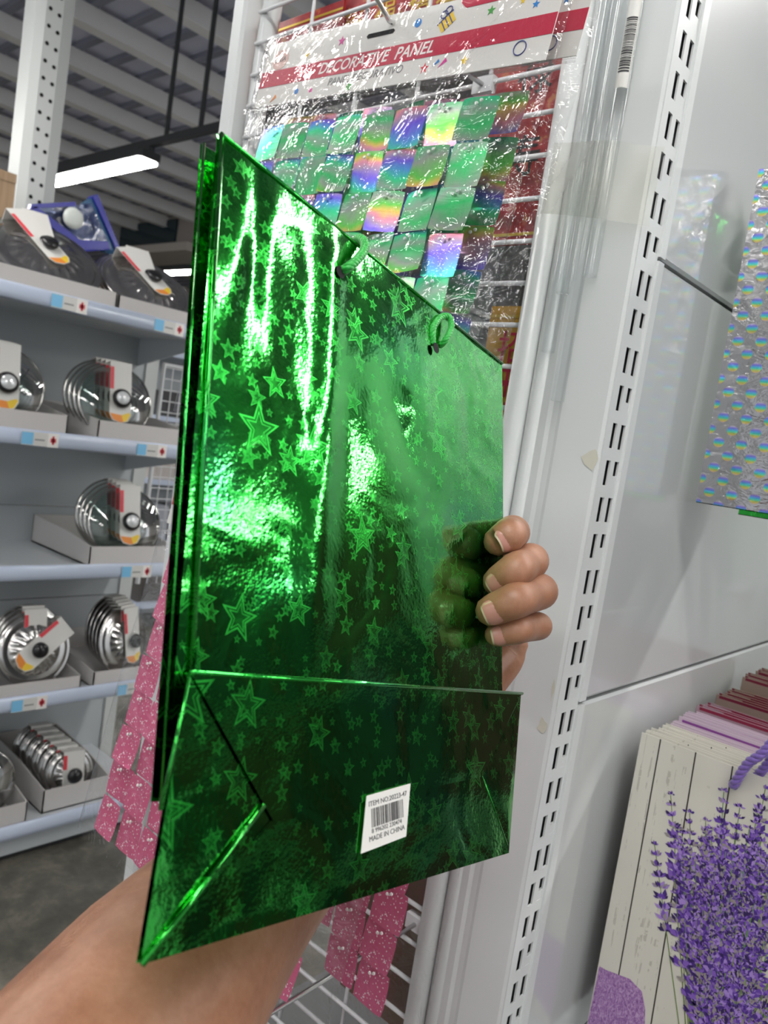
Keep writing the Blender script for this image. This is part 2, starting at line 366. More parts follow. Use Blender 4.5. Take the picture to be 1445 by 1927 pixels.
# =================================================================== FAR BACKGROUND
t = tag(empty('ceiling_unit', T(-9.3, 5.6, CAMZ+2.0)), 'boxy grey bulkhead with a dark glass front and white edge under the roof', 'bulkhead')
MB().box((-1.1, 0, 0), (1.0, 1.8, .38)).build('housing', paint('bulk', (.38, .34, .31), .7), t)
MB().box((-1.05, -.03, .04), (.3, -.001, .32)).build('dark_glass', M['darkglass'], t)
MB().box((-1.15, -.12, .385), (1.05, 1.8, .40)).build('white_edge', M['beam'], t)
MB().box((-1.1, -.10, -.10), (.7, 1.7, -.001)).build('lower_ledge', M['wall'], t)
for x, y in ((-6.6, 5.0), (-6.05, 5.0), (-7.6, 5.3)):
    tag(MB().tube([(x, y, 2.2), (x, y, RZ)], .02, 6).build('hanging_pole', M['dark']), 'thin dark pole hanging in front of the grey bulkhead', 'pole', 'thin poles by the bulkhead')
def far_shelf(x, y0, y1, label, cols):
    t = tag(empty('far_shelf', T(x, y0, 0)), label, 'shelf'); L = y1-y0
    MB().box((-.05, 0, 0), (0, L, 2.0)).build('back_panel', M['shelfgrey'], t)
    for z in (.15, .55, .95, 1.35, 1.75): MB().box((0, 0, z), (.4, L, z+.03)).build('shelf_board', M['lip'], t)
    n = 0
    for z in (.18, .58, .98, 1.38):
        yy = .05
        while yy < L-.3:
            w = random.uniform(.14, .3); h = random.uniform(.15, .3); c = cols[n % len(cols)]; n += 1
            b = MB().box((-.0, 0, 0), (.28, w, h)).box((.27, w*.15, h*.2), (.285, w*.85, h*.75)).build('goods_box', c); b.location = (x+.06, y0+yy, z)
            tag(b, 'small packed goods box on the distant shelf beyond the wire mesh', 'box', 'goods boxes on distant shelf'); yy += w+.06
far_shelf(-4.7, 2.7, 3.75, 'distant blue-white shelf of boxes seen through the wire mesh', [paint('goods_%d' % i, c, .6) for i, c in enumerate(((.10, .09, .085), (.55, .5, .46), (.28, .12, .07), (.42, .44, .5), (.06, .06, .065), (.6, .58, .52)))])

# =================================================================== LEFT GONDOLA (pot lids)
LX = -2.2; BX = -2.66; LY0, LY1 = -.4, 1.56
g = tag(empty('lid_gondola', T(LX, LY0, 0)), 'white metal store shelving with pale blue price rails holding pot lids', 'shelving')
lv = [CAMZ+.215, CAMZ-.172, CAMZ-.562, CAMZ-.955, CAMZ-1.362]      # underside of the five price rails
DY = LY1-LY0; D = BX-LX
for i, z in enumerate(lv):
    bd = MB().box((D, 0, z+.012), (-.012, DY, z+.034)).build('shelf_board', M['shelfwhite'], g)
    MB().prism([(-.012, 0), (0, .006), (.004, .02), (.0, .04), (-.008, .048), (-.012, .048)], 0, DY, Matrix(((1, 0, 0, 0), (0, 0, 1, 0), (0, 1, 0, z), (0, 0, 0, 1)))).build('price_rail', M['lip'], bd, True)
    MB().prism([(D, z+.012), (-.02, z+.012), (-.05, z-.004), (D, z-.09)], DY-.004, DY, Matrix(((1, 0, 0, 0), (0, 0, 1, 0), (0, 1, 0, 0), (0, 0, 0, 1)))).build('bracket', M['shelfwhite'], bd)
for k, (a, b) in enumerate(((.0, .33), (.334, .66), (.664, .99), (.994, 1.35), (1.354, 1.66))):
    MB().box((D-.02, 0, a+.05), (D, DY+.03, b+.05)).build('back_panel', M['shelfgrey'], g)
MB().box((D-.06, DY+.03, 0), (D+.012, DY+.08, 1.75)).build('upright', M['post'], g)
MB().box((D, 0, .03), (-.03, DY, lv[4]+.012)).build('base_plinth', M['shelfgrey'], g)
MB().box((D, 0, 0), (-.06, DY, .03)).build('base_shadow_gap', M['dark'], g)
# perforated tall post behind the lids
t = tag(empty('perforated_post', T(-2.78, 1.165, 0)), 'tall white perforated steel post rising behind the lid shelves', 'post')
MB().prism([(-.05, -.062), (.035, -.062), (.05, -.035), (.05, .02), (.035, .062), (-.05, .062)], 0, RZ-.18).build('post_tube', M['post'], t)
hb = MB()
for k in range(60):
    z = .6+k*.054
    for y, dz in ((-.022, 0), (.008, -.008)): hb.lathe([(.0, 0), (.0065, 0), (.0065, .0008)], 8, T(.0505, y, z+dz) @ Rm(90, 'Y'))
stuff(hb.build('punched_holes', M['hole'], t))
MB().box((-.05, -.064, 1.70), (.054, .05, 1.79)).build('collar', M['whiteplastic'], t)
# price labels
def price(px, py, lvl, w=.105, dy=0):
    p = onX(px, py, LX+.006); z = lv[lvl]+.024
    t = tag(empty('price_label', frame((0, 1, 0), (0, 0, 1), (1, 0, 0), (LX+.005, p.y, z))), '%s' % ['', ''][0], 'price label')
    MB().box((-w/2, -.019, 0), (w/2, .019, .0012)).build('card', M['card'], t)
    MB().box((-w/2, -.017, .0013), (-w/2+.032, .017, .002)).build('blue_block', M['p_lightblue'], t)
    MB().box((w/2-.032, -.02, .0013), (w/2, .02, .0022)).build('red_number_card', M['whiteprint'], t)
    mk = MB().box((w/2-.024, -.006, .0023), (w/2-.008, .006, .0028)).box((w/2-.019, -.012, .0023), (w/2-.013, .012, .0028)).build('red_mark', M['p_redtag'], t)
    MB().box((-w/2+.037, -.004, .0013), (w/2-.04, .0, .0018)).build('print_line', M['greyprint'], t)
    return t
for (px, py, l, lab) in ((130, 580, 0, 'blue and white price label on the top price rail under the big steel lids'), (318, 622, 0, 'price label on the top price rail under the smaller steel lids'),
        (75, 836, 1, 'price label on the second rail under the glass lid tray near the shelf middle'), (285, 853, 1, 'price label on the second rail under the glass lids by the shelf end'),
        (257, 1080, 2, 'only price label on the third rail, under the single glass lid tray'), (55, 1330, 3, 'price label on the fourth rail under the tilted-tag steel lid'), (248, 1302, 3, 'price label on the fourth rail half hidden by the clear package')):
    price(px, py, l)['label'] = lab

# ---- lids
def tagcard(parent, R, zt, ang=0, up=None, back=True):
    """folded hang-tag: white strip with red side bar and bright picture end, the knob pokes through it"""
    top = R*.98 if up is None else up; w = .034
    Mx = T(0, 0, zt) @ Rm(ang, 'Z')
    n = 10; path = []
    ring = [(-w, top), (-w, -.05), (-w*.7, -.068), (0, -.075), (w*.7, -.068), (w, -.05), (w, top)]
    c = MB().prism(ring, 0, .0012, Mx)
    if back: c.box((-w, top-.001, -.045), (w, top+.0005, .0012), Mx)
    o = c.build('hang_tag', M['card'], parent)
    MB().box((-w, top*.25, .0013), (-w+.012, top*.85, .0018), Mx).build('red_bar', M['p_redtag'], o)
    MB().prism([(-w*.95, -.047), (-w*.65, -.066), (0, -.073), (w*.3, -.071), (w*.1, -.05)], .0013, .0018, Mx).build('orange_picture', M['p_orange'], o)
    MB().prism([(w*.1, -.05), (w*.3, -.071), (w*.65, -.066), (w*.95, -.046), (w*.8, -.04)], .0013, .0018, Mx).build('yellow_picture', M['p_yellow'], o)
def steel_lid(R, Mx, label, group=None, tg=None, ang=0):
    t = tag(empty('steel_lid', Mx), label, 'pot lid', group)
    def fl(r, a):
        q = r/R; return .008*max(0, math.cos(18*a)-.1)*max(0, 1-abs(q-.5)/.17)
    prof = [(.004, .034), (R*.2, .033), (R*.3, .031)] + [(R*(.33+.02*k), .030-.0011*k) for k in range(19)] + [(R*.78, .012), (R*.88, .006), (R*.93, .0005), (R*.97, .003), (R, 0), (R*.985, -.006), (R*.92, -.004)]
    MB().lathe(prof, 90, None, fl).build('lid_disc', M['steel'], t, True)
    MB().lathe([(.008, .03), (.008, .042), (.019, .044), (.024, .052), (.022, .060), (.001, .062)], 20).build('knob', M['black'], t, True)
    if tg: tagcard(t, R, .0385, ang)
    return t
def glass_lid(R, Mx, label, group=None, tg=None, ang=0):
    t = tag(empty('glass_lid', Mx), label, 'pot lid', group)
    MB().lathe([(.012, .036), (R*.25, .035), (R*.5, .029), (R*.75, .018), (R*.9, .008), (R*.97, .002)], 40).build('glass_dome', M['glass'], t, True)
    MB().lathe([(R*.955, .004), (R*.99, .003), (R, -.001), (R*.99, -.007), (R*.955, -.006), (R*.955, .004)], 48).build('steel_rim', M['rim'], t, True)
    k = MB().lathe([(.014, .034), (.014, .044), (.026, .047), (.030, .056), (.026, .064), (.021, .066)], 24).build('knob', M['black'], t, True)
    MB().lathe([(.0205, .0655), (.019, .0675), (.001, .069)], 20).build('knob_cap', M['silvercap'], k, True)
    v = MB().lathe([(.002, .0305), (.005, .0305), (.005, .027)], 10, T(R*.45, -.02, 0)).build('steam_vent', M['rim'], t)
    if tg: tagcard(t, R, .0425, ang)
    return t
def lid_m(p, tilt, yaw=0):                        # normal toward +X, tipped up by tilt, turned toward -Y by yaw
    n = Rm(-yaw, 'Z') @ Rm(-tilt, 'Y'); B = n.to_3x3()
    z = B @ V(1, 0, 0); x = B @ V(0, 1, 0); y = B @ V(0, 0, 1)
    return frame(x, y, z, p)
def tray(y0, y1, lvl, h, label, xf=LX-.02, depth=.40):
    z = lv[lvl]+.036; t = .004; xb = xf-depth
    b = MB().box((xb, y0, z), (xf, y1, z+t)).box((xf-t, y0, z), (xf, y1, z+h)).box((xb, y0, z), (xb+t, y1, z+h*1.5))
    for y in (y0, y1-t):
        b.add([V(xb, yy, z) for yy in (y, y+t)] + [V(xf, yy, z) for yy in (y, y+t)] + [V(xb, yy, z+h*1.5) for yy in (y, y+t)] + [V(xb+depth*.55, yy, z+h*1.35) for yy in (y, y+t)] + [V(xf, yy, z+h) for yy in (y, y+t)],
              [(0, 2, 8, 6, 4), (1, 5, 7, 9, 3), (4, 6, 7, 5), (6, 8, 9, 7), (0, 1, 3, 2), (2, 3, 9, 8), (0, 4, 5, 1)])
    return tag(b.build('lid_tray', M['box']), label, 'display tray')
def Yat(px, py): return onX(px, py, LX-.02).y
def stack(fn, R, px, py, X, tilt, yaw, n, step, label_front, label_rest, grp, ang=0):
    p = onX(px, py, X); lvl = min(range(5), key=lambda i: abs(p.z-.12-lv[i]))
    zmin = lv[lvl]+.044+R*math.cos(math.radians(tilt)); p.z = max(p.z, zmin)      # rest on the tray floor
    for k in range(n):
        q = p + V(-step*k, .004*k, .003*k)
        fn(R*(1-.0*k), lid_m(q, tilt-1.5*k, yaw), label_front if k == 0 else label_rest, None if k == 0 else grp, True, ang if k == 0 else 0)
# level 0 (top)
tray(Yat(12, 628)-.18, Yat(205, 690), 0, .055, 'white card tray under the widest steel lids on the top shelf')
tray(Yat(205, 690)+.006, LY1-.01, 0, .05, 'white card tray under the steel lids at the top shelf end')
stack(steel_lid, .166, 84, 484, LX-.165, 48, 6, 3, .030, 'wide fluted steel lid with white tag leaning front of the top shelf, before the carton', 'wide steel lid stacked behind another on the top shelf before the carton', 'wide steel lids on top shelf', 24)
stack(steel_lid, .154, 278, 556, LX-.15, 48, 6, 3, .030, 'fluted steel lid with white tag on the top shelf below the blue zip pouch', 'steel lid stacked behind the one below the blue pouch', 'smaller steel lids on top shelf', 24)
# level 1
tray(Yat(0, 815)-.12, Yat(125, 818), 1, .062, 'white tray of glass lids on the second shelf away from the shelf end')
tray(Yat(182, 828), Yat(182, 828)+.31, 1, .062, 'white tray of glass lids on the second shelf by the shelf end')
stack(glass_lid, .115, 2, 742, LX-.09, 12, 8, 4, .030, 'foremost glass lid with silver-capped knob in the second shelf tray away from the end', 'glass lid behind the foremost in the second shelf tray away from the end', 'glass lids in second shelf inner tray')
stack(glass_lid, .118, 215, 768, LX-.09, 14, 8, 4, .040, 'foremost glass lid with white tag in the second shelf tray by the shelf end', 'glass lid behind the foremost in the second shelf tray by the end', 'glass lids in second shelf end tray')
# level 2
tray(Yat(170, 1062), Yat(170, 1062)+.30, 2, .062, 'lone white tray of glass lids on the third shelf', LX-.03)
stack(glass_lid, .122, 233, 998, LX-.10, 16, 8, 4, .036, 'foremost glass lid with a big white knob cap on the third shelf', 'glass lid behind the foremost one on the third shelf', 'glass lids on third shelf')
# level 3
tray(Yat(0, 1312)-.10, Yat(150, 1300), 3, .045, 'white tray of steel lids on the fourth shelf, away from the end')
tray(Yat(175, 1285), Yat(175, 1285)+.24, 3, .05, 'white tray of steel lids on the fourth shelf by the clear package')
stack(steel_lid, .115, 62, 1222, LX-.07, 14, 2, 3, .030, 'steel lid whose white tag hangs diagonally on the fourth shelf', 'steel lid behind the one with the diagonal tag', 'steel lids with diagonal tag', -52)
stack(steel_lid, .112, 232, 1205, LX-.09, 12, -18, 5, .030, 'foremost steel lid with upright white tag in the fourth shelf end tray', 'steel lid behind the foremost in the fourth shelf end tray', 'steel lids in fourth shelf end tray')
# level 4
tray(Yat(0, 1560)-.16, Yat(48, 1545), 4, .07, 'white tray with a glass lid on the bottom shelf', LX-.02, .3)
tray(1.175, 1.40, 4, .075, 'long white tray of small steel lids on the bottom shelf', LX-.05)
p = V(LX-.09, Yat(48, 1545)-.12, lv[4]+.16)
for k in range(2): glass_lid(.105, lid_m(p+V(-.035*k, 0, 0), 8, 4), 'glass lid standing in the bottom shelf tray' if k == 0 else 'second glass lid standing in the bottom shelf tray', None, True)
for k in range(6): steel_lid(.078, lid_m(V(LX-.11-.048*k, 1.285, lv[4]+.125), 10, 8), 'foremost small steel lid in the long bottom shelf tray' if k == 0 else 'small steel lid further back in the long bottom shelf tray', None if k == 0 else 'small steel lids on bottom shelf', True)
# carton and blue pouch on the top shelf
zt = lv[0]+.036
t = tag(empty('cardboard_carton', T(-2.61, .92, zt) @ Rm(0, 'Z')), 'brown cardboard carton standing behind the wide steel lids', 'carton')
MB().box((-.038, -.25, 0), (.035, .11, .37)).build('carton_body', M['cardboard'], t)
MB().box((.0355, -.25, .345), (.038, .11, .372)).build('carton_flap', M['cardboard'], t)
MB().box((-.038, -.06, .3705), (.035, -.01, .372)).build('tape_strip', M['card'], t)
t = tag(empty('zip_pouch', frame((0, 1, 0), (0, 0, 1), (1, 0, 0), (0, 0, 0))), 'blue edged clear zip pouch with a round white item, propped on the steel lids', 'pouch')
PX = -2.545
def pl(px, py, dx=0): q = onX(px, py, PX+dx); return (q.y, q.z)
MB().prism([pl(*q) for q in ((206, 462), (150, 470), (58, 392), (140, 386), (172, 382))], PX-.02, PX+.0).build('pouch_front', M['clearvinyl'], t)
MB().prism([pl(*q) for q in ((205, 470), (150, 474), (56, 393), (66, 388), (150, 452), (203, 455))], PX-.03, PX+.006).build('bottom_piping', M['bluefilm'], t)
MB().prism([pl(*q) for q in ((56, 393), (58, 384), (140, 380), (142, 388), (70, 392))], PX-.02, PX+.006).build('top_piping', M['bluefilm'], t)
MB().prism([pl(*q) for q in ((234, 486), (204, 474), (163, 382), (187, 366))], PX-.05, PX-.021).build('pouch_side', M['tealfilm'], t)
MB().prism([pl(*q) for q in ((236, 484), (226, 478), (178, 369), (187, 365))], PX-.052, PX-.010).build('side_piping', M['bluefilm'], t)
MB().prism([pl(*q) for q in ((205, 462), (150, 470), (66, 400), (120, 396), (172, 388))], PX-.05, PX-.03).build('pouch_back', M['tealfilm'], t)
q = onX(138, 411, PX+.01)
MB().lathe([(.0, .012), (.018, .012), (.030, .009), (.034, 0)], 24, frame((0, 1, 0), (0, 0, 1), (1, 0, 0), q)).build('round_item', M['whiteplastic'], t, True)
t.matrix_world = frame((0, 1, 0), (0, 0, 1), (1, 0, 0), (0, 0, 0))
for ch in t.children:
    if ch.name.startswith('round_item'): ch.matrix_local = t.matrix_world.inverted()

# wire mesh bay beyond the left gondola
def wire_mesh(name, M0, W, H, px, pz, r, label, fr=.01):
    t = tag(empty(name, M0), label, 'wire grid')
    MB().tube([(0, 0, 0), (0, H, 0), (W, H, 0), (W, 0, 0)], fr, 6).build('frame', M['wire'], t)
    a = MB().tube([(0, 0, 0), (0, H, 0)], r, 6).build('wire', M['wire'], t); a.location.x = px; n = 2
    while n*px < W: o = a.copy(); C.objects.link(o); o.location.x = n*px; n += 1
    b = MB().tube([(0, 0, 0), (W, 0, 0)], r, 6).build('wire', M['wire'], t); b.location = (0, pz, r*1.6); n = 2
    while n*pz < H: o = b.copy(); C.objects.link(o); o.location = (0, n*pz, r*1.6); n += 1
    return t
wire_mesh('wire_mesh_panel', frame((0, 1, 0), (0, 0, 1), (1, 0, 0), (-2.66, 1.67, .75)), 1.1, .85, .042, .042, .0022, 'white wire mesh panel past the lid shelving end')

# =================================================================== RIGHT GONDOLA
XP = -.3204; YB = .6435
g = tag(empty('end_gondola', T(XP, YB, 0)), 'glossy white metal gondola with slotted upright and wide end board', 'shelving')
z1, z2 = CAMZ+.195, CAMZ-.219; PH = z1-z2
TOPZ = 2.35
# slotted upright: plate with real slots, sides and back
ys = [0, .0115, .0200, .0283, .0368, .0405]; pitch = .0335; zs0 = z1-.0115+.0168
def cellplate():
    mb = MB(); b = MB()
    z = .02; rows = []
    k0 = -int((zs0-.05)/pitch)
    zs = [.0]
    for k in range(k0, int((TOPZ-zs0)/pitch)):
        c = zs0+k*pitch; zs += [c-.0112, c+.0112]
    zs.append(TOPZ); th = .0018
    cham = .003
    for i in range(len(zs)-1):
        slot = i % 2 == 1
        for j in range(5):
            if slot and j in (1, 3): continue
            mb.box((-th, ys[j], zs[i]), (0, ys[j+1], zs[i+1]))
    return mb
up_ = cellplate().build('slotted_upright', M['white'], g)
ub = MB().box((-.06, .0, 0), (-.058, .0405, TOPZ)).box((-.06, .0385, 0), (-.0018, .0405, TOPZ)).build('upright_back', M['dark'], g)  # dark colour stands in for the shade inside the hollow tube
# end board (folded sheet with rounded corner and shallow grooves)
prof = [(-.002, .040), (0.0, .001), (-.001, 0.0), (-.004, -.0012), (-.046, -.0012), (-.050, .0005), (-.056, .0005), (-.060, -.0012), (-.078, -.0012), (-.082, .002), (-.084, .006), (-.084, .040)]
mb = MB(); n = len(prof); v = [V(x, y, 0) for x, y in prof]+[V(x, y, TOPZ) for x, y in prof]
mb.add(v[1:n]+v[n+1:], [(i, i+n-1, i+n, i+1) for i in range(n-2)]); mb.build('end_board', M['white'], g)
# back panels with rolled edges, hooked into the slots
zz = z2-3*PH
k = 0
FY = .0405; PY1 = 1.02
while zz < TOPZ-.1:
    a, b = max(zz, .06)+.0018, min(zz+PH, TOPZ)-.0018
    prof = [(-.014, a), (-.002, a), (.0, a+.003), (0, b-.003), (-.002, b), (-.014, b)]
    mb = MB(); n = len(prof)
    v = [V(x, FY+.0105, z) for x, z in prof]+[V(x, PY1, z) for x, z in prof]
    mb.add(v, [(i, i+1, i+1+n, i+n) for i in range(n-1)])
    pn = mb.build('back_panel', M['gloss'], g)
    # flange with hook tabs over the second slot column
    fb = MB().box((-.004, FY-.0005, a), (.0022, FY+.0115, b))
    c = zs0+math.ceil((a-zs0)/pitch)*pitch; m = 0
    while c < b-.01:
        if m % 2 == 0: fb.box((-.003, ys[3], c-.015), (-.0002, FY, c-.002))
        c += pitch; m += 1
    fb.build('hook_flange', M['white'], pn)
    zz += PH; k += 1
MB().box((-.6, PY1, .05), (-.0, PY1+.04, TOPZ)).build('corner_post', M['white'], g)
MB().box((-.62, .05, .06), (-.0, PY1, .12)).build('base_deck', M['shelfgrey'], g)
MB().box((-.09, .06, .12), (-.085, PY1, TOPZ)).build('inner_panel', paint('inner_grey', (.16, .165, .17), .5), g)
for z in (.40, 1.12, 1.42, 1.72, 2.02):
    s = MB().box((-.60, .16, z), (-.095, PY1, z+.025)).build('rear_shelf', M['rearshelf'], g)
# scuffs on the end board and slotted edge
m = mat('scuff', (.60, .59, .50), .4)
for (px, py, sx, sz) in ((1112, 862, .012, .014), (1020, 1365, .007, .010), (1040, 1300, .002, .012)):
    p = onY(px, py, YB-.0016); ring = [(sx*random.uniform(.4, 1)*math.cos(a*PI/5), sz*random.uniform(.4, 1)*math.sin(a*PI/5)) for a in range(10)]
    MB().prism(ring, 0, .0002, g.matrix_world.inverted() @ frame((1, 0, 0), (0, 0, 1), (0, -1, 0), p)).build('worn_patch', m, g)

# perpendicular back wall that carries the bag hooks
g2 = tag(empty('hook_gondola', T(XP+.02, 1.68, 0)), 'white slatted back wall holding the hooks of the hanging gift bags', 'shelving')
for k in range(4): MB().box((0, 0, .1+k*.44), (1.5, .03, .535+k*.44)).build('back_panel', M['gloss'], g2)
MB().box((0, -.35, .05), (1.5, .03, .1)).build('base_deck', M['shelfwhite'], g2)

# clear plastic tubes taped on the end board
tubes = [(1090, 300, 1026, 662, 2.2, 'clear plastic tube taped nearest the wire grid on the white board'), (1106, 300, 1058, 555, 2.25, 'short clear plastic tube taped second from the wire grid'),
         (1124, 300, 1041, 754, 2.2, 'longest clear plastic tube taped beside the barcoded tube'), (1146, 300, 1105, 520, 2.25, 'clear plastic tube with a barcode sticker taped on the white board')]
for i, (a, b, c, d, zt_, lab) in enumerate(tubes):
    pb = onY(c, d, YB-.010); x = onY(a, b, YB-.010).x
    r = .0062; yy = YB-.0085-(.0 if i != 1 else .006)
    t = tag(empty('plastic_tube', T(x, yy, pb.z)), lab, 'tube')
    MB().lathe([(r, 0), (r, zt_-pb.z)], 20).build('tube_wall', M['tubefilm'], t, True)
    MB().lathe([(r, 0), (r*.82, 0), (r*.82, .0015), (r, .0015)], 20).build('tube_rim', M['tubefilm'], t, True)
    if i == 3:
        zl = onY(1164, 168, YB-.012).z - pb.z
        st = MB().grid(10, 1, lambda u, v: V(math.sin((u-.5)*2.4)*(r+.0004), -math.cos((u-.5)*2.4)*(r+.0004), zl+v*.085)).build('barcode_sticker', M['card'], t, True)
        bars = MB(); z = zl+.013; random.seed(5)
        while z < zl+.058:
            h = random.choice((.0005, .0009, .0014)); bars.grid(5, 1, lambda u, v: V(math.sin((u-.35)*1.5)*(r+.0007), -math.cos((u-.35)*1.5)*(r+.0007), z+v*h)); z += h+random.choice((.0006, .001))
        bars.build('barcode', M['inkblack'], st)
a, b, c_, d = [onY(px, py, YB-.018) for px, py in ((1043, 268), (1236, 262), (1208, 416), (1016, 402))]
tag(MB().grid(14, 6, lambda u, v: (a*(1-u)+b*u)*(1-v)+(d*(1-u)+c_*u)*v + V(0, .016*max(0, (u-.62)/.38)**.7 + .0015*math.sin(9*u+3*v), 0)).build('clear_tape', M['tape'], None, True), 'strip of clear tape holding the plastic tubes to the board', 'tape')

# wire grid end panel
GX0, GX1 = -.94, -.415
gt = tag(empty('wire_grid', T(0, YB, 0)), 'white wire grid in a tube frame at the gondola end carrying the panel packs', 'wire grid')
zw0 = CAMZ+.0463; pw = .0397
ztop = zw0+13*pw+.02
MB().tube([(GX1, 0, .1), (GX1, 0, 2.3)], .0115, 12).build('frame_tube', M['white'], gt, True)
MB().tube([(GX1+.020, .004, .1), (GX1+.020, .004, 2.3)], .009, 10).build('frame_tube', M['white'], gt, True)
MB().bbox((GX0-.012, -.010, .0), (GX0+.016, .022, 2.3), .004).build('frame_post', M['white'], gt)
arc = [(GX0+.04, .012, z) for z in (.1, 1.2, ztop-.12)]+[(GX0+.042+.02*(1-math.cos(k*PI/10)), .012, ztop-.10+.03*k) for k in range(1, 6)]+[(GX0+.12, .012, ztop+.10)]
MB().tube(arc, .013, 10, flat=.6).build('frame_tube', M['white'], gt, True)
w = MB().tube([(GX0+.035, 0, 0), (GX1, 0, 0)], .0024, 8).build('wire', M['wire'], gt, True); w.location.z = zw0-30*pw
for k in range(-29, 17): o = w.copy(); C.objects.link(o); o.location.z = zw0+k*pw
w = MB().tube([(0, .0046, .12), (0, .0046, ztop+.13)], .0022, 8).build('wire', M['wire'], gt, True); w.location.x = -.609-.0965*3
for k in range(-2, 2): o = w.copy(); C.objects.link(o); o.location.x = -.609+.0965*k

# red fortune papers behind the grid
def paper(M0, W, H, m, txt, tm, size, rows, label):
    t = tag(empty('fortune_paper', M0), label, 'paper banner')
    MB().box((-W/2, -H/2, -.002), (W/2, H/2, .002)).build('paper_sheet', m, t)
    MB().box((-W/2, H/2-.012, .002), (W/2, H/2-.009, .0026)).box((-W/2, -H/2+.009, .002), (W/2, -H/2+.012, .0026)).build('printed_border', M['gold'], t)
    n = len(txt)
    for i, ch in enumerate(txt):
        if rows: text('character', ch, size, tm, t, (0, H/2-.045-i*(H-.05)/n, .0024), bold=size*.006)
        else: text('character', ch, size, tm, t, (-W/2+(i+.5)*W/n, 0.004, .0024), bold=size*.006)
    return t
FR = lambda p: frame((1, 0, 0), (0, 0, 1), (0, -1, 0), p)
c1 = onY(580, 75, YB+.05); c2 = onY(705, 30, YB+.06); c3 = onY(880, -10, YB+.05)
paper(FR((c1.x-.01, YB+.05, c1.z-.02)), .145, .11, M['redpaper'], '吉祥', M['gold'], .036, False, 'red paper with gold characters by the frame corner behind the grid')
paper(FR((c2.x+.02, YB+.06, c2.z-.005)), .165, .125, M['redpaper'], '招福禧', M['gold'], .036, False, 'red paper with gold characters behind the black hook')
paper(FR((c3.x+.03, YB+.05, c3.z)), .17, .14, M['redpaper'], '春吉祥', M['gold'], .036, False, 'red paper with gold characters above the white header card')
c4 = onY(1045, 215, YB+.06); paper(FR((c4.x-.03, YB+.06, c4.z+.02)), .12, .30, M['redpaper'], '福禄寿', M['inkblack'], .045, True, 'tall dark red paper beside the frame tube behind the grid')
c5 = onY(968, 715, YB+.05); paper(FR((c5.x-.008, YB+.05, c5.z-.02)), .066, .19, M['goldpaper'], '招来鸿福', M['redprint'], .036, True, 'yellow paper with red characters beside the green bag edge')
c6 = onY(775, 1750, YB+.05)
tag(MB().grid(8, 8, lambda u, v: V(c6.x-.09+.15*u, YB+.05+.006*math.sin(9*u)*math.sin(7*v), c6.z-.12+.24*v)).build('brown_pack', paint('brown_pack', (.10, .055, .03), .35), None, True), 'dark brown pack hanging behind the grid below the green bag', 'pack')

# =================================================================== SEQUIN PANEL PACKS
def star_ring(r, n=5, ri=.42, a0=0): return [((r if k % 2 == 0 else r*ri)*math.sin(a0+k*PI/n), (r if k % 2 == 0 else r*ri)*math.cos(a0+k*PI/n)) for k in range(2*n)]
def tile_meshes(m, S):
    out = []
    for k in range(5):
        rx, ry = random.uniform(-.4, .4), random.uniform(-.9, 1.2); h = S/2; r = .003
        def z(x, y): return rx*(x*x-h*h*.3)*2.2+ry*(y*y-h*h*.3)*2.2
        mb = MB(); n = 4
        mb.grid(n, n, lambda u, v: V(*(lambda x, y: (x, y, z(x, y)))(*[(2*q-1)*h*(1-.05*(abs(2*u-1) > .9 and abs(2*v-1) > .9)) for q in (u, v)])))
        me = bpy.data.meshes.new('sequin_tile'); me.from_pydata(mb.v, [], mb.f); me.polygons.foreach_set('use_smooth', [True]*len(mb.f)); me.materials.append(m); out.append(me)
    return out
TS = .0352
TILES = {'holo': tile_meshes(M['holo'], TS), 'pink': tile_meshes(M['pink'], TS)}
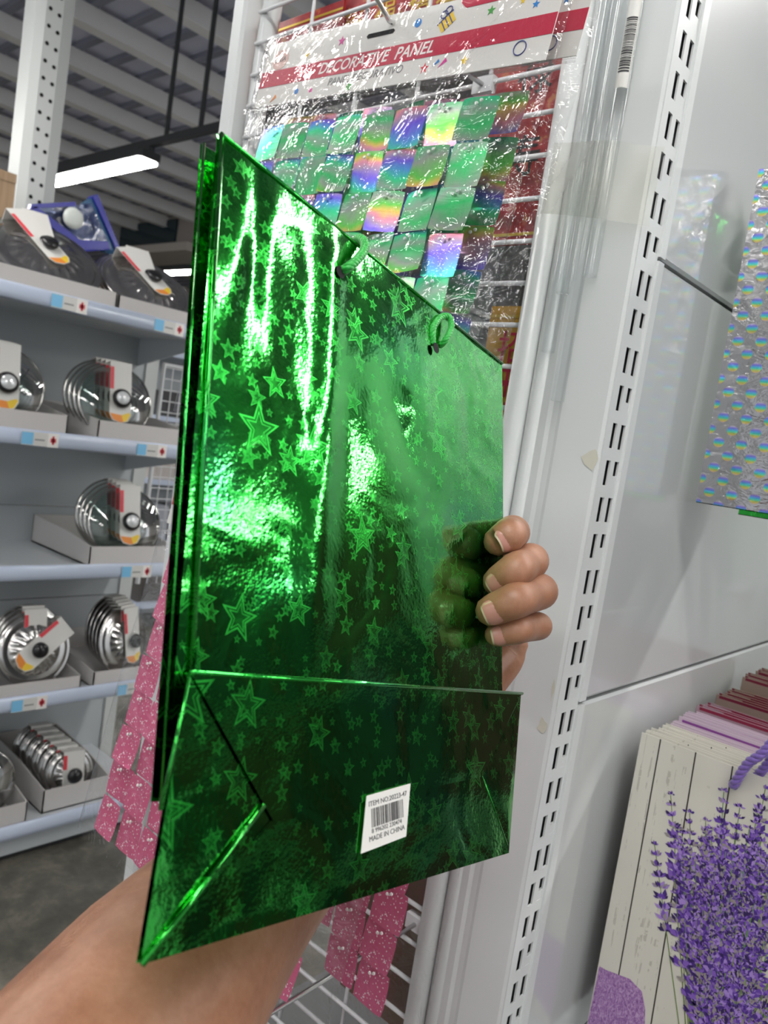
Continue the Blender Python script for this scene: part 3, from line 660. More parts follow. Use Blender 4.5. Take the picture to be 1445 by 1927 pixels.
def pack(M0, kind, label, film_seed, W=.344, HH=.064, n=8, gap=.022, full=True, wav=.004, skip=()):
    t = tag(empty('panel_pack', M0), label, 'sequin pack')
    # header card (origin at the middle of its lower edge)
    hd = MB().box((-W/2, 0, -.0004), (W/2, HH, .0004)).build('header_card', M['card'], t)
    e = .0005
    MB().box((-W/2, .0195, e), (W/2, .0355, e+.0002)).build('red_band', M['redprint'], hd)
    MB().prism([(.075, HH-.004), (.081, HH-.009), (W/2-.012, HH-.009), (W/2-.012, HH), (.075, HH)], e, e+.0002).build('red_corner_tab', M['redprint'], hd)
    text('brand_lettering', 'Sol', .012, M['whiteprint'], hd, (.115, HH-.004, e+.0003), 0, .25)
    text('title', 'DECORATIVE  PANEL', .0148, M['whiteprint'], hd, (-.014, .0273, e+.0003), 0, .25, 1.0, bold=.0002)
    text('subtitle', 'PANEL DECORATIVO', .0098, M['greyprint'], hd, (-.020, .0130, e+.0002), 0, .2)
    for (x, y, r, c, typ) in ((-.062, .051, .0048, 'pink', 's'), (-.108, .045, .004, 'yellow', 's'), (.052, .010, .0048, 'redtag', 's'), (.094, .0105, .0042, 'yellow', 's'), (.108, .048, .0042, 'green', 's'), (.137, .050, .0028, 'yellow', 's'), (.150, .045, .0035, 'blue', 's'),
                              (.031, .0515, .0038, 'blue', 'd'), (-.110, .010, .0028, 'blue', 'd'), (-.089, .0085, .0022, 'pink', 'd'), (-.036, .0055, .0034, 'green', 'd'), (-.144, .0065, .004, 'orange', 'k'), (.071, .012, .004, 'pink', 'k'), (.064, .013, .003, 'blue', 'k')):
        ring = star_ring(r) if typ == 's' else [(r*math.cos(a*PI/8), r*math.sin(a*PI/8)) for a in range(16)] if typ == 'd' else [(-r, -r*.9), (r*1.1, r*.2), (r*.6, r)]
        MB().prism([(x+a, y+b) for a, b in ring], e, e+.0002).build({'s': 'printed_star', 'd': 'printed_dot', 'k': 'printed_cone'}[typ], M['p_'+c], hd)
    Gm = T(.064, .0465, e) @ Rm(38, 'Z')                                  # printed gift box with ribbon
    gb = MB().box((-.0075, -.005, 0), (.0075, .005, .0002), Gm).build('printed_gift', M['p_yellow'], hd)
    rb = MB()
    for q in (-.004, 0, .004): rb.box((q-.0005, -.0055, .0002), (q+.0005, .0055, .0004), Gm)
    rb.box((-.0085, .0045, .0002), (.009, .0055, .0004), Gm)
    for sgn in (-1, 1): rb.tube([Gm @ V(.003+.0035*math.cos(a*PI/5)+sgn*.0025, .0085+.003*math.sin(a*PI/5), .0003) for a in range(11)], .0004, 4)
    rb.build('printed_ribbon', M['p_navy'], gb)
    MB().tube([V(.146+.0055*math.cos(a*PI/8), .0125+.0055*math.sin(a*PI/8), e+.0002) for a in range(17)], .0005, 4).build('printed_balloon', M['p_navy'], hd)
    lg = [(-.148+.012*math.cos(a*PI/10), .046+.010*math.sin(a*PI/10)) for a in range(20)]
    MB().prism(lg, e, e+.0002).build('round_logo', mat('logo_pink', (.72, .50, .45), .5), hd)
    text('logo_lettering', 'CASA', .007, M['greyprint'], hd, (-.148, .046, e+.0004))
    # hang slot
    MB().bbox((-.034+.005, .0475, e), (.0+.005, .0515, e+.0003), .0018).build('hang_slot', M['hole'], hd)
    # sequin tiles
    x0 = -.150; pins = MB()
    for r in range(n):
        for c in range(n):
            if (r, c) in skip: continue
            me = random.choice(TILES[kind]); x = x0+(c+.5)*.0365+random.uniform(-.001, .001); y = -gap-.018-r*.0355
            a = random.gauss(0, 1.2) + (random.choice((-28, 22, 9)) if random.random() < .05 else 0)
            Mx = T(x, y+.016, random.uniform(.0003, .0014)+.0007*((r+c) % 2)) @ Rm(a, 'Z') @ Rm(random.gauss(0, 3)-2, 'X') @ Rm(random.gauss(0, 2.5), 'Y') @ T(0, -.016, 0)
            link('sequin_tile', me, t, Mx)
            for q in (-.0022, .0020): pins.lathe([(0, .0012), (.0013, .001), (.0016, 0)], 6, T(x+q, y+.0125+(.001 if q > 0 else -.001), .004))
    stuff(pins.build('plastic_pins', M['silvercap'] if kind == 'holo' else M['whiteprint'], t))
    # clear sleeve around card and tiles
    top, bot = HH+.004, -gap-n*.0355-.012
    def fz(u, v):
        q = Vector((u*7+film_seed, v*8, film_seed*1.7)); w = noise.noise(q)*1.0+abs(noise.noise(q*2.1))*.8
        ed = min(1, 8*min(u, 1-u, v+.02)); return w*wav*ed
    for name, off, sg in (('sleeve_front', .0065, 1), ('sleeve_back', -.004, .5)):
        MB().grid(46, 56, lambda u, v: V(-W/2-.006+(W+.016)*u + .002*noise.noise(V(v*9, film_seed, 0))*(1 if u in (0, 1) else 0), bot+(top-bot)*v, (off+abs(off)*.0+sg*fz(u, v)) if 0 < u < 1 else .001)).build(name, M['film'], t, True)
    zp = MB().tube([(-W/2-.004, -.006, .008), (W/2+.006, -.006, .008)], .0011, 6)
    zp.tube([(-W/2-.004, -.009, .008), (W/2+.006, -.009, .008)], .0009, 6); zp.build('zip_seal', M['film'], t)
    return t
def pframe(p, rot, tilt): return FR(p) @ Rm(rot, 'Z') @ Rm(-tilt, 'X')
def hook(x, z, y1, label):
    t = tag(empty('display_hook', T(x, YB, z)), label, 'hook')
    L = YB-y1
    MB().tube([(0, .002, .0), (0, -L*.5, -.003), (0, -L+.02, -.006), (0, -L, .004), (0, -L-.006, .022)], .0024, 8).build('hook_rod', M['chrome'], t, True)
    MB().tube([(0, -L+.001, .008), (0, -L-.006, .022), (.004, -L-.012, .058)], .0036, 8).build('black_tip', M['black'], t, True)
    MB().box((-.012, -.004, -.008), (.012, .004, .008)).build('hook_plate', M['wire'], t)
OZ = CAMZ
pack(pframe((-.519, .500, OZ+.300), -3.3, 6), 'holo', 'clear pack of silver holographic squares under a white header, foremost on its hook', 3.1)
pack(pframe((-.508, .523, OZ+.314), -4.2, 5), 'holo', 'second holographic pack peeking out beside the foremost one, nearer the frame tube', 8.4)
hook(-.515, OZ+.362, .480, 'wire hook with black tip through the white header slot')
pack(pframe((-.508, .452, OZ-.120), -1.0, 9), 'pink', 'clear pack of pink glitter squares hanging low, foremost, its corner past the bag', 5.6)
pack(pframe((-.488, .520, OZ-.165), -2.0, 3), 'pink', 'pink glitter pack behind the foremost pink one, seen below the green bag', 11.2, skip=((7, 5),))
hook(-.500, OZ-.062, .430, 'wire hook carrying the pink glitter packs')
pack(pframe((-.432, .425, OZ-.545), 0.0, 4), 'pink', 'lowest pink pack, only its white header shows under the forearm', 15.5)
hook(-.432, OZ-.487, .405, 'wire hook carrying the lowest pink pack')

# =================================================================== GREEN FOIL BAG
S = .235
cs = [at(412, 250, 1.3459*S), at(945, 685, 2.2146*S), at(965, 1603, 1.8687*S), at(265, 1815, 1.0*S)]   # TL TR BR BL
hx = ((cs[1]-cs[0])+(cs[2]-cs[3])).normalized(); hy = ((cs[0]-cs[3])+(cs[1]-cs[2])); hy = (hy-hx*hy.dot(hx)).normalized(); hz = hx.cross(hy)
BM = frame(hx, hy, hz, cs[3]); BI = BM.inverted()
def bl(px, py, off=0.0):                          # pixel -> bag-local point on the bag plane (offset along its normal)
    q = ray(px, py); t_ = (hz.dot(cs[3]-EYE)+off)/hz.dot(q); return BI @ (EYE+q*t_)
bag = tag(empty('green_gift_bag', BM), 'green holographic star foil gift bag folded flat, held by the hand', 'gift bag')
bTL, bTR, bR1, bL1 = bl(412, 250), bl(945, 685), bl(954, 1300), bl(343, 1262)
bBR, bBL = bl(957, 1603), bl(266, 1814)
def bdisp(x, y):
    q = V(x*9, y*7, 1.3); w = noise.noise(q)*.0034 + noise.noise(q*2.3+V(4, 1, 2))*.0013
    w += .0020*math.exp(-((x-.075-.02*y)/.010)**2)*min(1, max(0, (y-.08)/.1)) - .0014*math.exp(-((x-.030)/.006)**2)
    w += abs(noise.noise(V(x*22, y*9, 7.7)))*.0022*min(1, max(0, (y-.16)/.1))
    return max(w, -.0008)
def quad(a, b, c, d, u, v): return (d*(1-u)+c*u)*(1-v)+(a*(1-u)+b*u)*v      # a TL b TR c BR d BL
def face(off, dm, lowL, lowR):
    def f(u, v):
        p = quad(bTL, bTR, lowR, lowL, u, v); e = min(1, 10*min(u, 1-u)+.25)*min(1, 12*(1-v)+.35)
        sq = 0
        # right edge squeezed by the fingers
        g_ = math.exp(-((p.y-.115)/.035)**2)*max(0, (u-.8)/.2)
        return V(p.x-.003*g_, p.y, off(u, v)+dm*bdisp(p.x, p.y)*e - .001*g_)
    return f
fr = MB().grid(90, 100, face(lambda u, v: 0.0, 1.0, bBL+V(.004, .004, 0), bBR+V(-.003, .004, 0))).build('front_panel', M['foil'], bag, True)
MB().grid(60, 70, face(lambda u, v: -.0062-.0045*v*(1-u), .3, bBL+V(.004, .045, 0), bBR+V(-.003, .03, 0))).build('back_panel', M['foil'], bag, True)
# folded gussets: left one shows as a dark slit, right one hidden
for sx, nm in ((0, 'gusset'), (1, 'gusset')):
    mb = MB()
    def gs(u, v):
        lo = bBL+V(.004, .045, 0) if sx == 0 else bBR+V(-.003, .03, 0); hi = bTL if sx == 0 else bTR
        p = lo*(1-v)+hi*v; dep = -.0050-.0045*v*(1-sx)
        inn = .028*(1-abs(2*u-1))*(1 if sx == 0 else -1)
        return V(p.x+inn, p.y, -.0012+dep*u)
    mb.grid(8, 40, gs).build(nm, M['foil'], bag)
# bright folded hems along top and left edges
MB().tube([bTL+V(.0005, 0, .0005), bTR+V(-.0005, 0, .0005)], .0008, 6).build('top_hem', M['foil'], bag, True)
MB().tube([bTL+V(.001, 0, .0006), bL1+V(.0035, -.004, .0006)], .0011, 6).build('side_hem', M['foil'], bag, True)
MB().tube([bTL+V(0, -.001, -.0085), bl(302, 1525, -.003)], .0007, 6).build('back_hem', M['foil'], bag, True)
# base folded up over the front: four creased leaves
o4 = .0042
fTL, fTR, fBR, fBL = bl(357, 1265, o4), bl(981, 1305, o4+.001), bl(958, 1605, o4), bl(265, 1816, o4)
aL, aR = bl(512, 1540, o4), bl(906, 1457, o4)
def leaf(name, pts, zs_, n=14, amp=.0011, seed=0):
    a, b, c, d = [p+V(0, 0, z) for p, z in zip(pts, zs_)]
    return MB().grid(n*2, n, lambda u, v: (lambda p: p+V(0, 0, (noise.noise(V(p.x*14+seed, p.y*16, seed))*amp+noise.noise(V(p.x*40, p.y*30, seed))*amp*.25)*min(1, 8*min(u, 1-u, v, 1-v)+.1)))(quad(a, b, c, d, u, v))).build(name, M['foil'], bag, True)
ex = .010
leaf('base_fold', (fTL, fTR, aR+V(0, -.001, 0), aL+V(0, -.001, 0)), (.0003, .0003, .0008, .0008), amp=.0008, seed=1)
leaf('base_fold', (aL, aR, fBR, fBL), (.0002, .0002, 0, 0), seed=5)
leaf('base_fold', (fTL, aL+V(.005, .001, 0), aL+V(.005, -.001, 0), fBL), (-.0004, -.0004, -.0002, -.0002), amp=.0006, seed=9)
leaf('base_fold', (aR, fTR, fBR, aR+V(.0002, -.0002, 0)), (-.0002, -.0002, -.0002, -.0002), seed=13)
MB().grid(4, 4, lambda u, v: quad(fTL, fTR, fBR, fBL, u, v)+V(0, 0, -.0022)).build('base_board', M['foil'], bag)
def crease(a, b, r=.0008): MB().tube([a, (a+b)/2+V(0, 0, .0002), b], r, 6).build('crease', M['foil'], bag, True)
crease(fTL+V(0, 0, .0006), fTR+V(0, 0, .0006), .0009); crease(fTL+V(0, 0, .0004), bl(302, 1525, o4), .0007)
crease(fBL+V(0, 0, .0005), bl(497, 1516, o4+.001), .0011); crease(aR, fTR, .0004); crease(aR, bl(955, 1590, o4), .0004)
# the dark overlap line of the upper leaf
dm_ = mat('foil_shadow_edge', (.004, .10, .01), .35, 1.0)
# sticker
sa, sb, sc_, sd = [bl(*q, o4+.0016) for q in ((689, 1499), (772, 1476), (763, 1572), (679, 1605))]
sx_ = ((sb-sa)+(sc_-sd)).normalized(); sy_ = ((sa-sd)+(sb-sc_)); sy_ = (sy_-sx_*sy_.dot(sx_)).normalized(); cen = (sa+sb+sc_+sd)/4
SW = ((sb-sa).length+(sc_-sd).length)/2; SH = ((sa-sd).length+(sb-sc_).length)/2
skx = ((sa-sd)+(sb-sc_)).dot(sx_)/2/SH
st = MB().prism([(-SW/2-skx*SH/2, -SH/2), (SW/2-skx*SH/2, -SH/2), (SW/2+skx*SH/2, SH/2), (-SW/2+skx*SH/2, SH/2)], 0, .00025).build('barcode_sticker', M['card'], bag); st['label'] = 'white barcode sticker'
st.matrix_local = frame(sx_, sy_, sx_.cross(sy_), cen)
k = SH
text('item_number', 'ITEM NO:20223-47', k*.135, M['inkblack'], st, (SW*.04, k*.33, .0003), sx=min(1.6, SW/k*.80))
text('barcode_digits', '8 996202 230474', k*.120, M['inkblack'], st, (-SW*.01, -k*.175, .0003), sx=min(1.6, SW/k*.80))
text('origin_line', 'MADE IN CHINA', k*.135, M['inkblack'], st, (-SW*.01, -k*.31, .0003), sx=min(1.6, SW/k*.80))
bars = MB(); x = -SW*.34; random.seed(11)
while x < SW*.38:
    w_ = random.choice((.00025, .0004, .0007)); bars.box((x, -k*.11, .00025), (x+w_, k*.24, .00035)); x += w_+random.choice((.0003, .0005, .0007))
bars.build('barcode', M['inkblack'], st)
# cord handles: braided loops
def braid(name, pts, R, m, parent, strands=3, tw=.0075, rs=None):
    P = [Vector(p) for p in pts]; dense = []
    for i in range(len(P)-1):
        p0, p1, p2, p3 = P[max(i-1, 0)], P[i], P[i+1], P[min(i+2, len(P)-1)]
        for s in range(14):
            t_ = s/14; dense.append(.5*((2*p1)+(p2-p0)*t_+(2*p0-5*p1+4*p2-p3)*t_*t_+(3*p1-p0-3*p2+p3)*t_**3))
    dense.append(P[-1]); mb = MB(); L = [0]
    for i in range(1, len(dense)): L.append(L[-1]+(dense[i]-dense[i-1]).length)
    for s in range(strands):
        ref = None; pp = []
        for i, p in enumerate(dense):
            tg = (dense[min(i+1, len(dense)-1)]-dense[max(i-1, 0)]).normalized()
            if ref is None: ref = tg.orthogonal().normalized()
            ref = (ref-tg*ref.dot(tg)).normalized(); b_ = tg.cross(ref); a = 2*PI*(s/strands+L[i]/tw)
            pp.append(p+(ref*math.cos(a)+b_*math.sin(a))*R*.5)
        mb.tube(pp, R*.62, 7)
    return mb.build(name, m, parent, True)
braid('cord_handle', [bl(641, 512, -.002), bl(652, 505, .005), bl(672, 489, .007), bl(686, 468, .006), bl(682, 451, .003), bl(670, 452, -.003), bl(660, 468, -.012)], .0022, M['greencord'], bag, 4, .009)
braid('cord_handle', [bl(824, 654, -.002), bl(838, 640, .004), bl(849, 616, .005), bl(845, 597, .004), bl(830, 597, .002), bl(815, 618, .002), bl(814, 648, .001)], .0018, M['greencord'], bag, 4, .009)
for px, py in ((640, 512), (820, 655)):
    MB().lathe([(0, .0004), (.003, .0004), (.003, 0)], 14, T(*(bl(px, py, .003)))).build('cord_hole', M['hole'], bag)

# =================================================================== HAND AND FOREARM
def hp(px, py, off): return BM @ bl(px, py, off)
def loft(pts, rs, n=14, flat=1.0, sub=5):
    P = [Vector(p) for p in pts]; D_, RR = [], []
    for i in range(len(P)-1):
        p0, p1, p2, p3 = P[max(i-1, 0)], P[i], P[i+1], P[min(i+2, len(P)-1)]
        for s in range(sub):
            t_ = s/sub; D_.append(.5*((2*p1)+(p2-p0)*t_+(2*p0-5*p1+4*p2-p3)*t_*t_+(3*p1-p0-3*p2+p3)*t_**3)); RR.append(rs[i]*(1-t_)+rs[i+1]*t_)
    D_.append(P[-1]); RR.append(rs[-1])
    d0 = (D_[0]-D_[1]).normalized(); d1 = (D_[-1]-D_[-2]).normalized(); A, B = [], []
    for a in (.35, .7, .92): B.append((D_[-1]+d1*RR[-1]*math.sin(a*PI/2), RR[-1]*math.cos(a*PI/2)))
    for a in (.92, .7, .35): A.append((D_[0]+d0*RR[0]*math.sin(a*PI/2), RR[0]*math.cos(a*PI/2)))
    D_ = [q[0] for q in A]+D_+[q[0] for q in B]; RR = [q[1] for q in A]+RR+[q[1] for q in B]
    return D_, RR
hand = MB(); fing_mb = MB(); nails = []
def finger(tip, dip, pip, mcp, r, toward):
    pts = [mcp, mcp*.5+pip*.5, pip+(pip-mcp).normalized()*.001, dip*.5+pip*.5, dip, tip]
    rs = [r*1.1, r*1.04, r*1.12, r*1.04, r*1.02, r*.88]
    d, rr = loft(pts, rs, sub=8); fing_mb.tube(d, rr, 24)
    nails.append((tip, dip, r*.90, toward))
RF = .0098
eyeN = lambda p: (EYE-p).normalized()
wrist = hp(800, 1365, -.052)
mc = [hp(905, 1030, -.050), hp(925, 1080, -.056), hp(935, 1130, -.054), hp(940, 1180, -.046)]
fing = [((938, 1018, .0085), (957, 1007, .0130), (962, 1003, -.004), .0100),
        ((937, 1094, .0085), (968, 1074, .0190), (997, 1056, .010), .0100),
        ((924, 1149, .0085), (968, 1131, .0210), (1014, 1113, .014), .0100),
        ((935, 1194, .0075), (972, 1186, .0170), (1011, 1178, .008), .0078)]
for (tp, dp, pp, r), m_ in zip(fing, mc): finger(hp(*tp), hp(*dp), hp(*pp), m_, r, None)
# palm: fan of metacarpals plus heel, thumb pressing on the back of the bag
for i, m_ in enumerate(mc):
    base = wrist*.82+m_*.18
    d, rr = loft([base, base*.5+m_*.5, m_], [.019, .0165, .0125 if i < 3 else .0115]); hand.tube(d, rr, 16)
for a, b in ((0, 1), (1, 2), (2, 3)):
    mm = (mc[a]+mc[b])/2; d, rr = loft([wrist*.7+mm*.3, wrist*.2+mm*.8], [.017, .012]); hand.tube(d, rr, 14)
d, rr = loft([wrist, hp(890, 1285, -.044), hp(942, 1235, -.036), hp(960, 1212, -.030)], [.022, .0195, .0165, .0125]); hand.tube(d, rr, 16)
d, rr = loft([wrist, hp(800, 1230, -.034), hp(800, 1150, -.022), hp(830, 1090, -.017)], [.020, .017, .0125, .0105]); hand.tube(d, rr, 16)
# forearm: elbow end passes out of the frame low on the left
fa = [wrist, at(640, 1500, .455), at(470, 1668, .385), at(300, 1868, .325), at(120, 2100, .275), at(-60, 2340, .235)]
d, rr = loft(fa, [.0265, .031, .0385, .0455, .047, .046], sub=8); hand.tube(d, rr, 28)
raw = hand.build('raw_hand', M['skin'])
md = raw.modifiers.new('r', 'REMESH'); md.mode = 'VOXEL'; md.voxel_size = .0013; md.use_smooth_shade = True
ms = raw.modifiers.new('s', 'SMOOTH'); ms.factor = .5; ms.iterations = 3
dg = bpy.context.evaluated_depsgraph_get(); me = bpy.data.meshes.new_from_object(raw.evaluated_get(dg)); bpy.data.objects.remove(raw)
me.polygons.foreach_set('use_smooth', [True]*len(me.polygons)); me.materials.clear(); me.materials.append(M['skin']); me.name = 'person'
fb_ = bmesh.new(); fb_.from_mesh(me); tm_ = bpy.data.meshes.new('fingers'); tm_.from_pydata(fing_mb.v, [], fing_mb.f); fb_.from_mesh(tm_); fb_.to_mesh(me); fb_.free(); bpy.data.meshes.remove(tm_)
me.polygons.foreach_set('use_smooth', [True]*len(me.polygons))
per = tag(link('person', me), 'bare forearm and hand reaching from below, fingers gripping the green bag', 'person')
nl = [(936, 1021, 15, 14), (934, 1103, 17, 15), (931, 1153, 18, 15), (936, 1196, 17, 10)]
for (tip, dip, r, _), (px, py, hw, hh) in zip(nails, nl):
    ax = (tip-dip).normalized(); c0 = tip+ax*r*.10; up_v = eyeN(c0); up_v = (up_v-ax*up_v.dot(ax)).normalized(); sd_ = ax.cross(up_v)
    off = math.radians(-10)
    def nf(u, v, r=r, ax=ax, c0=tip, up_v=up_v, sd_=sd_, lift=.0):
        l = -.0078+.0118*v; q = abs(2*v-1); wv = (1-q**5)**.5*.93+.07 if v < .5 else (1-(q*.86)**4)**.5
        a = (u-.5)*1.65*wv+off
        rr_ = r*1.085*math.sqrt(max(.05, 1-.5*(max(0, l)/r)**2))+.0003+.0006*(1-v)+lift-.0007*abs(2*u-1)**4
        return c0+ax*l+(up_v*math.cos(a)+sd_*math.sin(a))*rr_
    nlm = MB().grid(12, 12, lambda u, v: nf(u, v)).build('fingernail', M['nail'], per, True)
    MB().grid(12, 2, lambda u, v: nf(u, .93+v*.08, lift=.00025)).build('nail_edge', M['nailtip'], nlm, True)

# =================================================================== BAGS IN THE RIGHT BAY
XB = XP+.0205
def flatbag(y, ztop, W, H, Th, name, mf, label, group=None, x0=None, tilt=0):
    x0 = XB if x0 is None else x0
    t = tag(empty(name, FR((x0, y, ztop-H)) @ Rm(tilt, 'Z')), label, 'gift bag', group)
    MB().box((0, 0, -.0006), (W, H, .0)).build('front_panel', mf, t)
    MB().box((0, 0, -Th-.0006), (W, H, -Th)).build('back_panel', mf, t)
    for x, s in ((0, 1), (W, -1)):
        MB().add([V(x, 0, 0), V(x+s*.03, 0, -Th/2), V(x, 0, -Th), V(x, H, 0), V(x+s*.03, H, -Th/2), V(x, H, -Th)], [(0, 1, 4, 3), (1, 2, 5, 4)]).build('gusset', mf, t)
    MB().box((0, 0, -Th), (W, .0008, 0)).build('base', mf, t)
    return t
def bay_hook(x, z, y0, label):
    t = tag(empty('bag_hook', T(x, 1.68, z)), label, 'hook')
    MB().tube([(0, 0, 0), (0, y0-1.68, 0), (0, y0-1.70, .02)], .003, 8).build('hook_rod', M['chrome'], t)
    MB().box((-.02, -.004, -.02), (.02, 0, .02)).build('hook_plate', M['chrome'], t)
spots = [(.802, -.262), (.820, -.263), (.841, -.263), (.862, -.265), (.878, -.265), (.895, -.267), (.906, -.262), (.929, -.262), (.945, -.264), (.962, -.259), (.982, -.259), (1.033, -.256), (1.057, -.256), (1.080, -.256), (1.113, -.242), (1.138, -.242), (1.175, -.242), (1.206, -.244)]
lilac = paint('lilac_card', (.52, .42, .50), .45); mauve = paint('mauve_card', (.30, .20, .24), .5); tan = paint('tan_card', (.33, .24, .20), .5)
purpleband = mat('purple_band', (.22, .06, .26), .4); crimson = mat('crimson_band', (.19, .008, .035), .4)
BW, BH = .28, .36
for i, (y, z) in enumerate(spots):
    z += CAMZ
    if i == 0: mf, lab, gr = M['planks'], 'white plank print gift bag with lavender bouquet and purple cord, first in its row', None
    elif i < 4: mf, lab, gr = M['planks'], 'white plank print gift bag tucked right behind the lavender one', 'white plank bags behind the lavender bag'
    elif i < 9: mf, lab, gr = lilac, 'pale lilac gift bag with purple stripe between white and red-edged bags', 'lilac bags in the hanging row'
    elif i < 11: mf, lab, gr = mauve, 'mauve gift bag with crimson inner edge behind the lilac bags', 'mauve bags in the hanging row'
    else: mf, lab, gr = tan, 'tan gift bag with crimson edge far back in the hanging row', 'tan bags in the hanging row'
    nxt = spots[i+1][0] if i+1 < len(spots) else y+.03
    Th = min(.012, (nxt-y)*.55)
    b = flatbag(y, z, BW, BH, Th, 'plank_gift_bag' if i < 4 else 'plain_gift_bag', mf, lab, gr, XB, [0, .3, -.4, .2, -.2, .4][i % 6]*(i > 0))
    if 4 <= i < 9: MB().box((.004, BH-.012, .0001), (.09+.03*(i % 3), BH-.003, .0004)).build('purple_stripe', purpleband, b)
    if i >= 9: MB().box((.0, BH-.014, -Th+.0002), (BW, BH-.0005, -Th+.0007)).build('crimson_edge', crimson, b); MB().box((.004, BH-.004, .0001), (BW-.02, BH-.0005, .0004)).build('crimson_stripe', crimson, b)
    if 1 <= i < 4:
        for x in (.032, .092, .150, .205, .25): MB().box((x+.012*i, BH-.03, .0001), (x+.012*i+.001, BH, .0003)).build('printed_joint', M['inkblack'], b)
    if i == 0: lav = b
bay_hook(XB+BW/2, CAMZ-.20, .79, 'hook carrying the row of lavender and tan bags')
# printed plank joints, towel and lavender on the first bag
def lp(px, py, e=.0003):
    q = onY(px, py, spots[0][0]); return (lav.matrix_world.inverted() @ q)
LI = FR((XB, spots[0][0], spots[0][1]+CAMZ-BH)).inverted()
def lp(px, py): q = LI @ onY(px, py, spots[0][0]); return (q.x, q.y)
jm = mat('joint_ink', (.035, .03, .022), .5)
for (a, b) in (((1243, 1392), (1165, 1830)), ((1310, 1412), (1225, 1927)), ((1380, 1434), (1300, 1927))):
    p, q = lp(*a), lp(*b); dx = (q[0]-p[0])/(q[1]-p[1])
    x1 = p[0]+(BH-p[1])*dx; x0_ = p[0]+(0-p[1])*dx
    MB().add([V(x0_-.0007, 0, .0002), V(x0_+.0007, 0, .0002), V(x1+.0007, BH, .0002), V(x1-.0007, BH, .0002)], [(0, 1, 2, 3)]).build('printed_joint', jm, lav)
for x in (.16, .215, .25): MB().box((x, 0, .0001), (x+.0013, BH, .0002)).build('printed_joint', jm, lav)
tw = [lp(*q) for q in ((1128, 1818), (1140, 1825), (1185, 1842), (1208, 1866), (1214, 1900), (1212, 1960), (1100, 1960), (1104, 1927))]
MB().prism([(max(a, .0005), b) for a, b in tw], .0001, .00035).build('printed_towel', M['towel'], lav)
def sprig(mb, base, top, z, heads, lean, seed):
    rd = random.Random(seed); b, t_ = Vector((*base, 0)), Vector((*top, 0)); d = (t_-b); L = d.length; d.normalize(); s = V(-d.y, d.x, 0)
    g1 = (rd.uniform(.10, .17), rd.uniform(.17, .26), rd.uniform(.03, .08)); w = .0006
    mb.add([b-s*w+V(0, 0, z), b+s*w+V(0, 0, z), t_+s*w*.6+V(0, 0, z), t_-s*w*.6+V(0, 0, z)], [(0, 1, 2, 3)], g1)
    n = heads
    for k in range(n):
        f = k/(n-1); c = t_-d*(1-f)*min(.085, L*.8); wd_ = .0125*(1-f*.66)
        for j in range(13):
            a = rd.uniform(-1.25, 1.25); l = rd.uniform(.5, 1.15)*wd_; pw = l*rd.uniform(.18, .30)
            dr = (d*math.cos(a)+s*math.sin(a)); pr = V(-dr.y, dr.x, 0); q = c+dr*.0008+s*rd.uniform(-.0025, .0025)
            v_ = rd.random(); col = ((.060, .022, .20), (.12, .05, .34), (.20, .10, .44), (.34, .22, .58), (.028, .012, .09), (.28, .25, .24))[min(5, int(v_*6))]
            zz_ = z+.000004*(k*13+j+1)/2
            mb.add([q+V(0, 0, zz_), q+dr*l*.5+pr*pw+V(0, 0, zz_), q+dr*l+V(0, 0, zz_), q+dr*l*.5-pr*pw+V(0, 0, zz_)], [(0, 3, 2, 1)], col)
mb = MB(); lay = 0
tie = lp(1345, 1990); tie = (tie[0], tie[1])
tops = [(1262, 1496), (1232, 1590), (1275, 1560), (1298, 1530), (1328, 1545), (1362, 1490), (1340, 1600), (1300, 1620), (1270, 1655), (1392, 1520), (1410, 1560), (1440, 1485), (1425, 1530), (1380, 1610), (1355, 1680), (1310, 1700), (1290, 1740), (1400, 1640), (1435, 1610), (1420, 1700), (1375, 1740), (1340, 1770), (1310, 1800), (1445, 1680), (1400, 1790), (1440, 1770), (1365, 1830), (1420, 1850), (1325, 1850), (1460, 1560), (1480, 1620), (1470, 1720), (1320, 1580), (1300, 1675), (1345, 1640), (1385, 1560), (1405, 1600), (1360, 1560), (1320, 1760), (1385, 1690), (1350, 1725), (1420, 1650), (1450, 1650), (1335, 1690), (1290, 1600), (1425, 1760), (1395, 1860), (1445, 1850), (1345, 1890), (1385, 1900)]
random.seed(21)
for _ in range(55):
    yy_ = random.uniform(1560, 1900); lo_ = 1262+(yy_-1560)*.22; tops.append((random.uniform(lo_, 1470), yy_))
tops.sort(key=lambda q: q[1])
for k, q in enumerate(tops):
    tp = lp(*q); bs = (tie[0]+(tp[0]-tie[0])*.12+random.uniform(-.004, .004), max(.012, tie[1]-.06))
    sprig(mb, bs, tp, .0003+.00001*k, 9 if k < 20 else 7, 0, k)
lo = MB()
mb.build('printed_lavender', M['lav'], lav, cols=True)
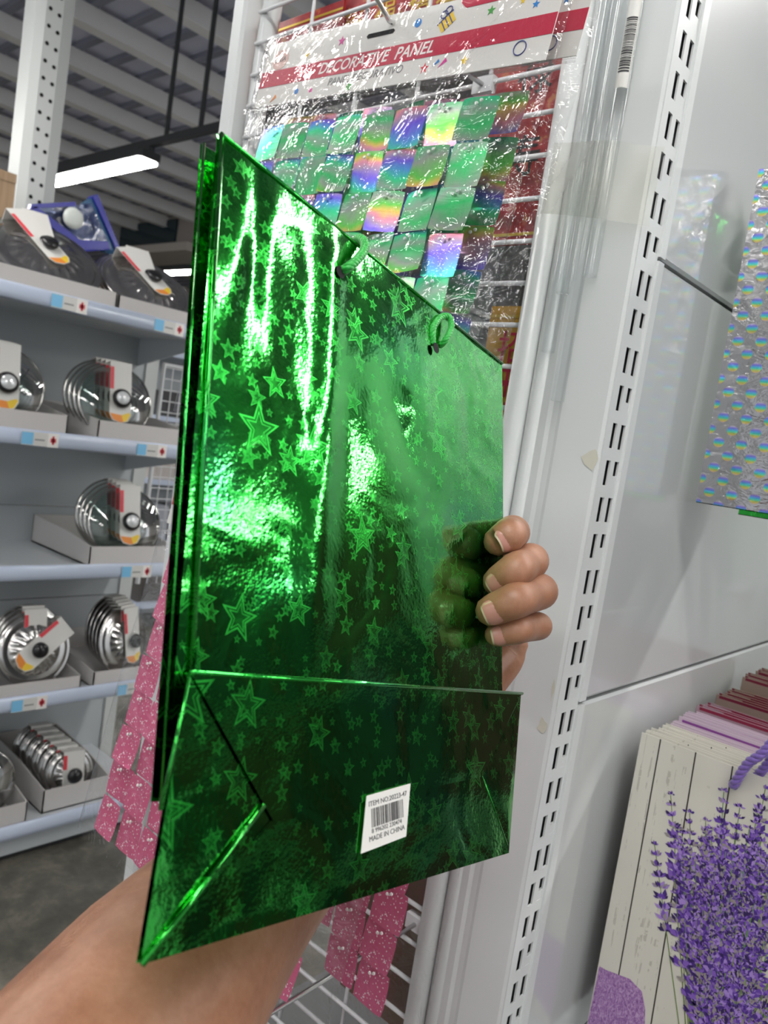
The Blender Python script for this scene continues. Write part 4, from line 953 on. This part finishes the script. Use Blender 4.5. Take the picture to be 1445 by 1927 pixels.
# purple twisted cord
hl = lp(1382, 1474); hr = (BW-hl[0], hl[1])
for x, y in (hl, hr): MB().lathe([(0, .0006), (.0052, .0006), (.0052, .0)], 18, T(x, y, .0)).build('cord_hole', M['hole'], lav)
e1 = lp(1415, 1432); e2 = lp(1450, 1405)
braid('cord_handle', [(hl[0], hl[1], -.003), (hl[0]+.002, hl[1]+.002, .008), (e1[0], e1[1], .014), (e2[0], e2[1], .016), (BW/2, e2[1]+.045, .010), (hr[0]-.022, e2[1]+.01, .012), (hr[0]-.006, hr[1]+.012, .010), (hr[0], hr[1], -.003)], .0044, M['purplecord'], lav, 3, .019)
braid('cord_handle', [(hl[0]+.012, hl[1]+.006, -.016), (e1[0]+.012, e1[1]+.000, -.006), (BW/2, e2[1]+.030, .002), (hr[0]-.012, hr[1]+.004, -.012)], .0044, M['purplecord'], lav, 3, .019)
# silver dotted bag and green bag behind it
sv = flatbag(.832, CAMZ-.017+.34, .27, .34, .010, 'silver_gift_bag', M['dots'], 'silver holographic dotted foil gift bag hanging beside the glossy panel', None, XB)
bay_hook(XB+.135, CAMZ+.34, .82, 'hook carrying the silver and green foil bags')
flatbag(.902, CAMZ-.024+.33, .26, .33, .010, 'foil_gift_bag', M['foil'], 'green foil gift bag mostly hidden behind the silver dotted bag', None, XB+.022)
flatbag(.95, CAMZ-.015+.33, .26, .33, .010, 'foil_gift_bag', M['foil'], 'second green foil bag behind the silver dotted bag', None, XB+.03)

# dark bags added out of view on the hook wall to darken the glossy reflections
maroon = paint('maroon_card', (.10, .012, .025), .4); navy = paint('navy_card', (.02, .02, .045), .4)
for i, x in enumerate((.05, .37, .69, 1.01)):
    for j, z in enumerate((CAMZ+.36, CAMZ-.02, CAMZ-.42)):
        if i == 0 and j == 0: continue
        for k in range(2):
            flatbag(1.50+.06*k, z, .27, .33, .02, 'dark_gift_bag', maroon if (i+j) % 2 else navy, 'unseen dark gift bag on the hook wall, added for its dark reflection', 'unseen dark bags on the hook wall', x)
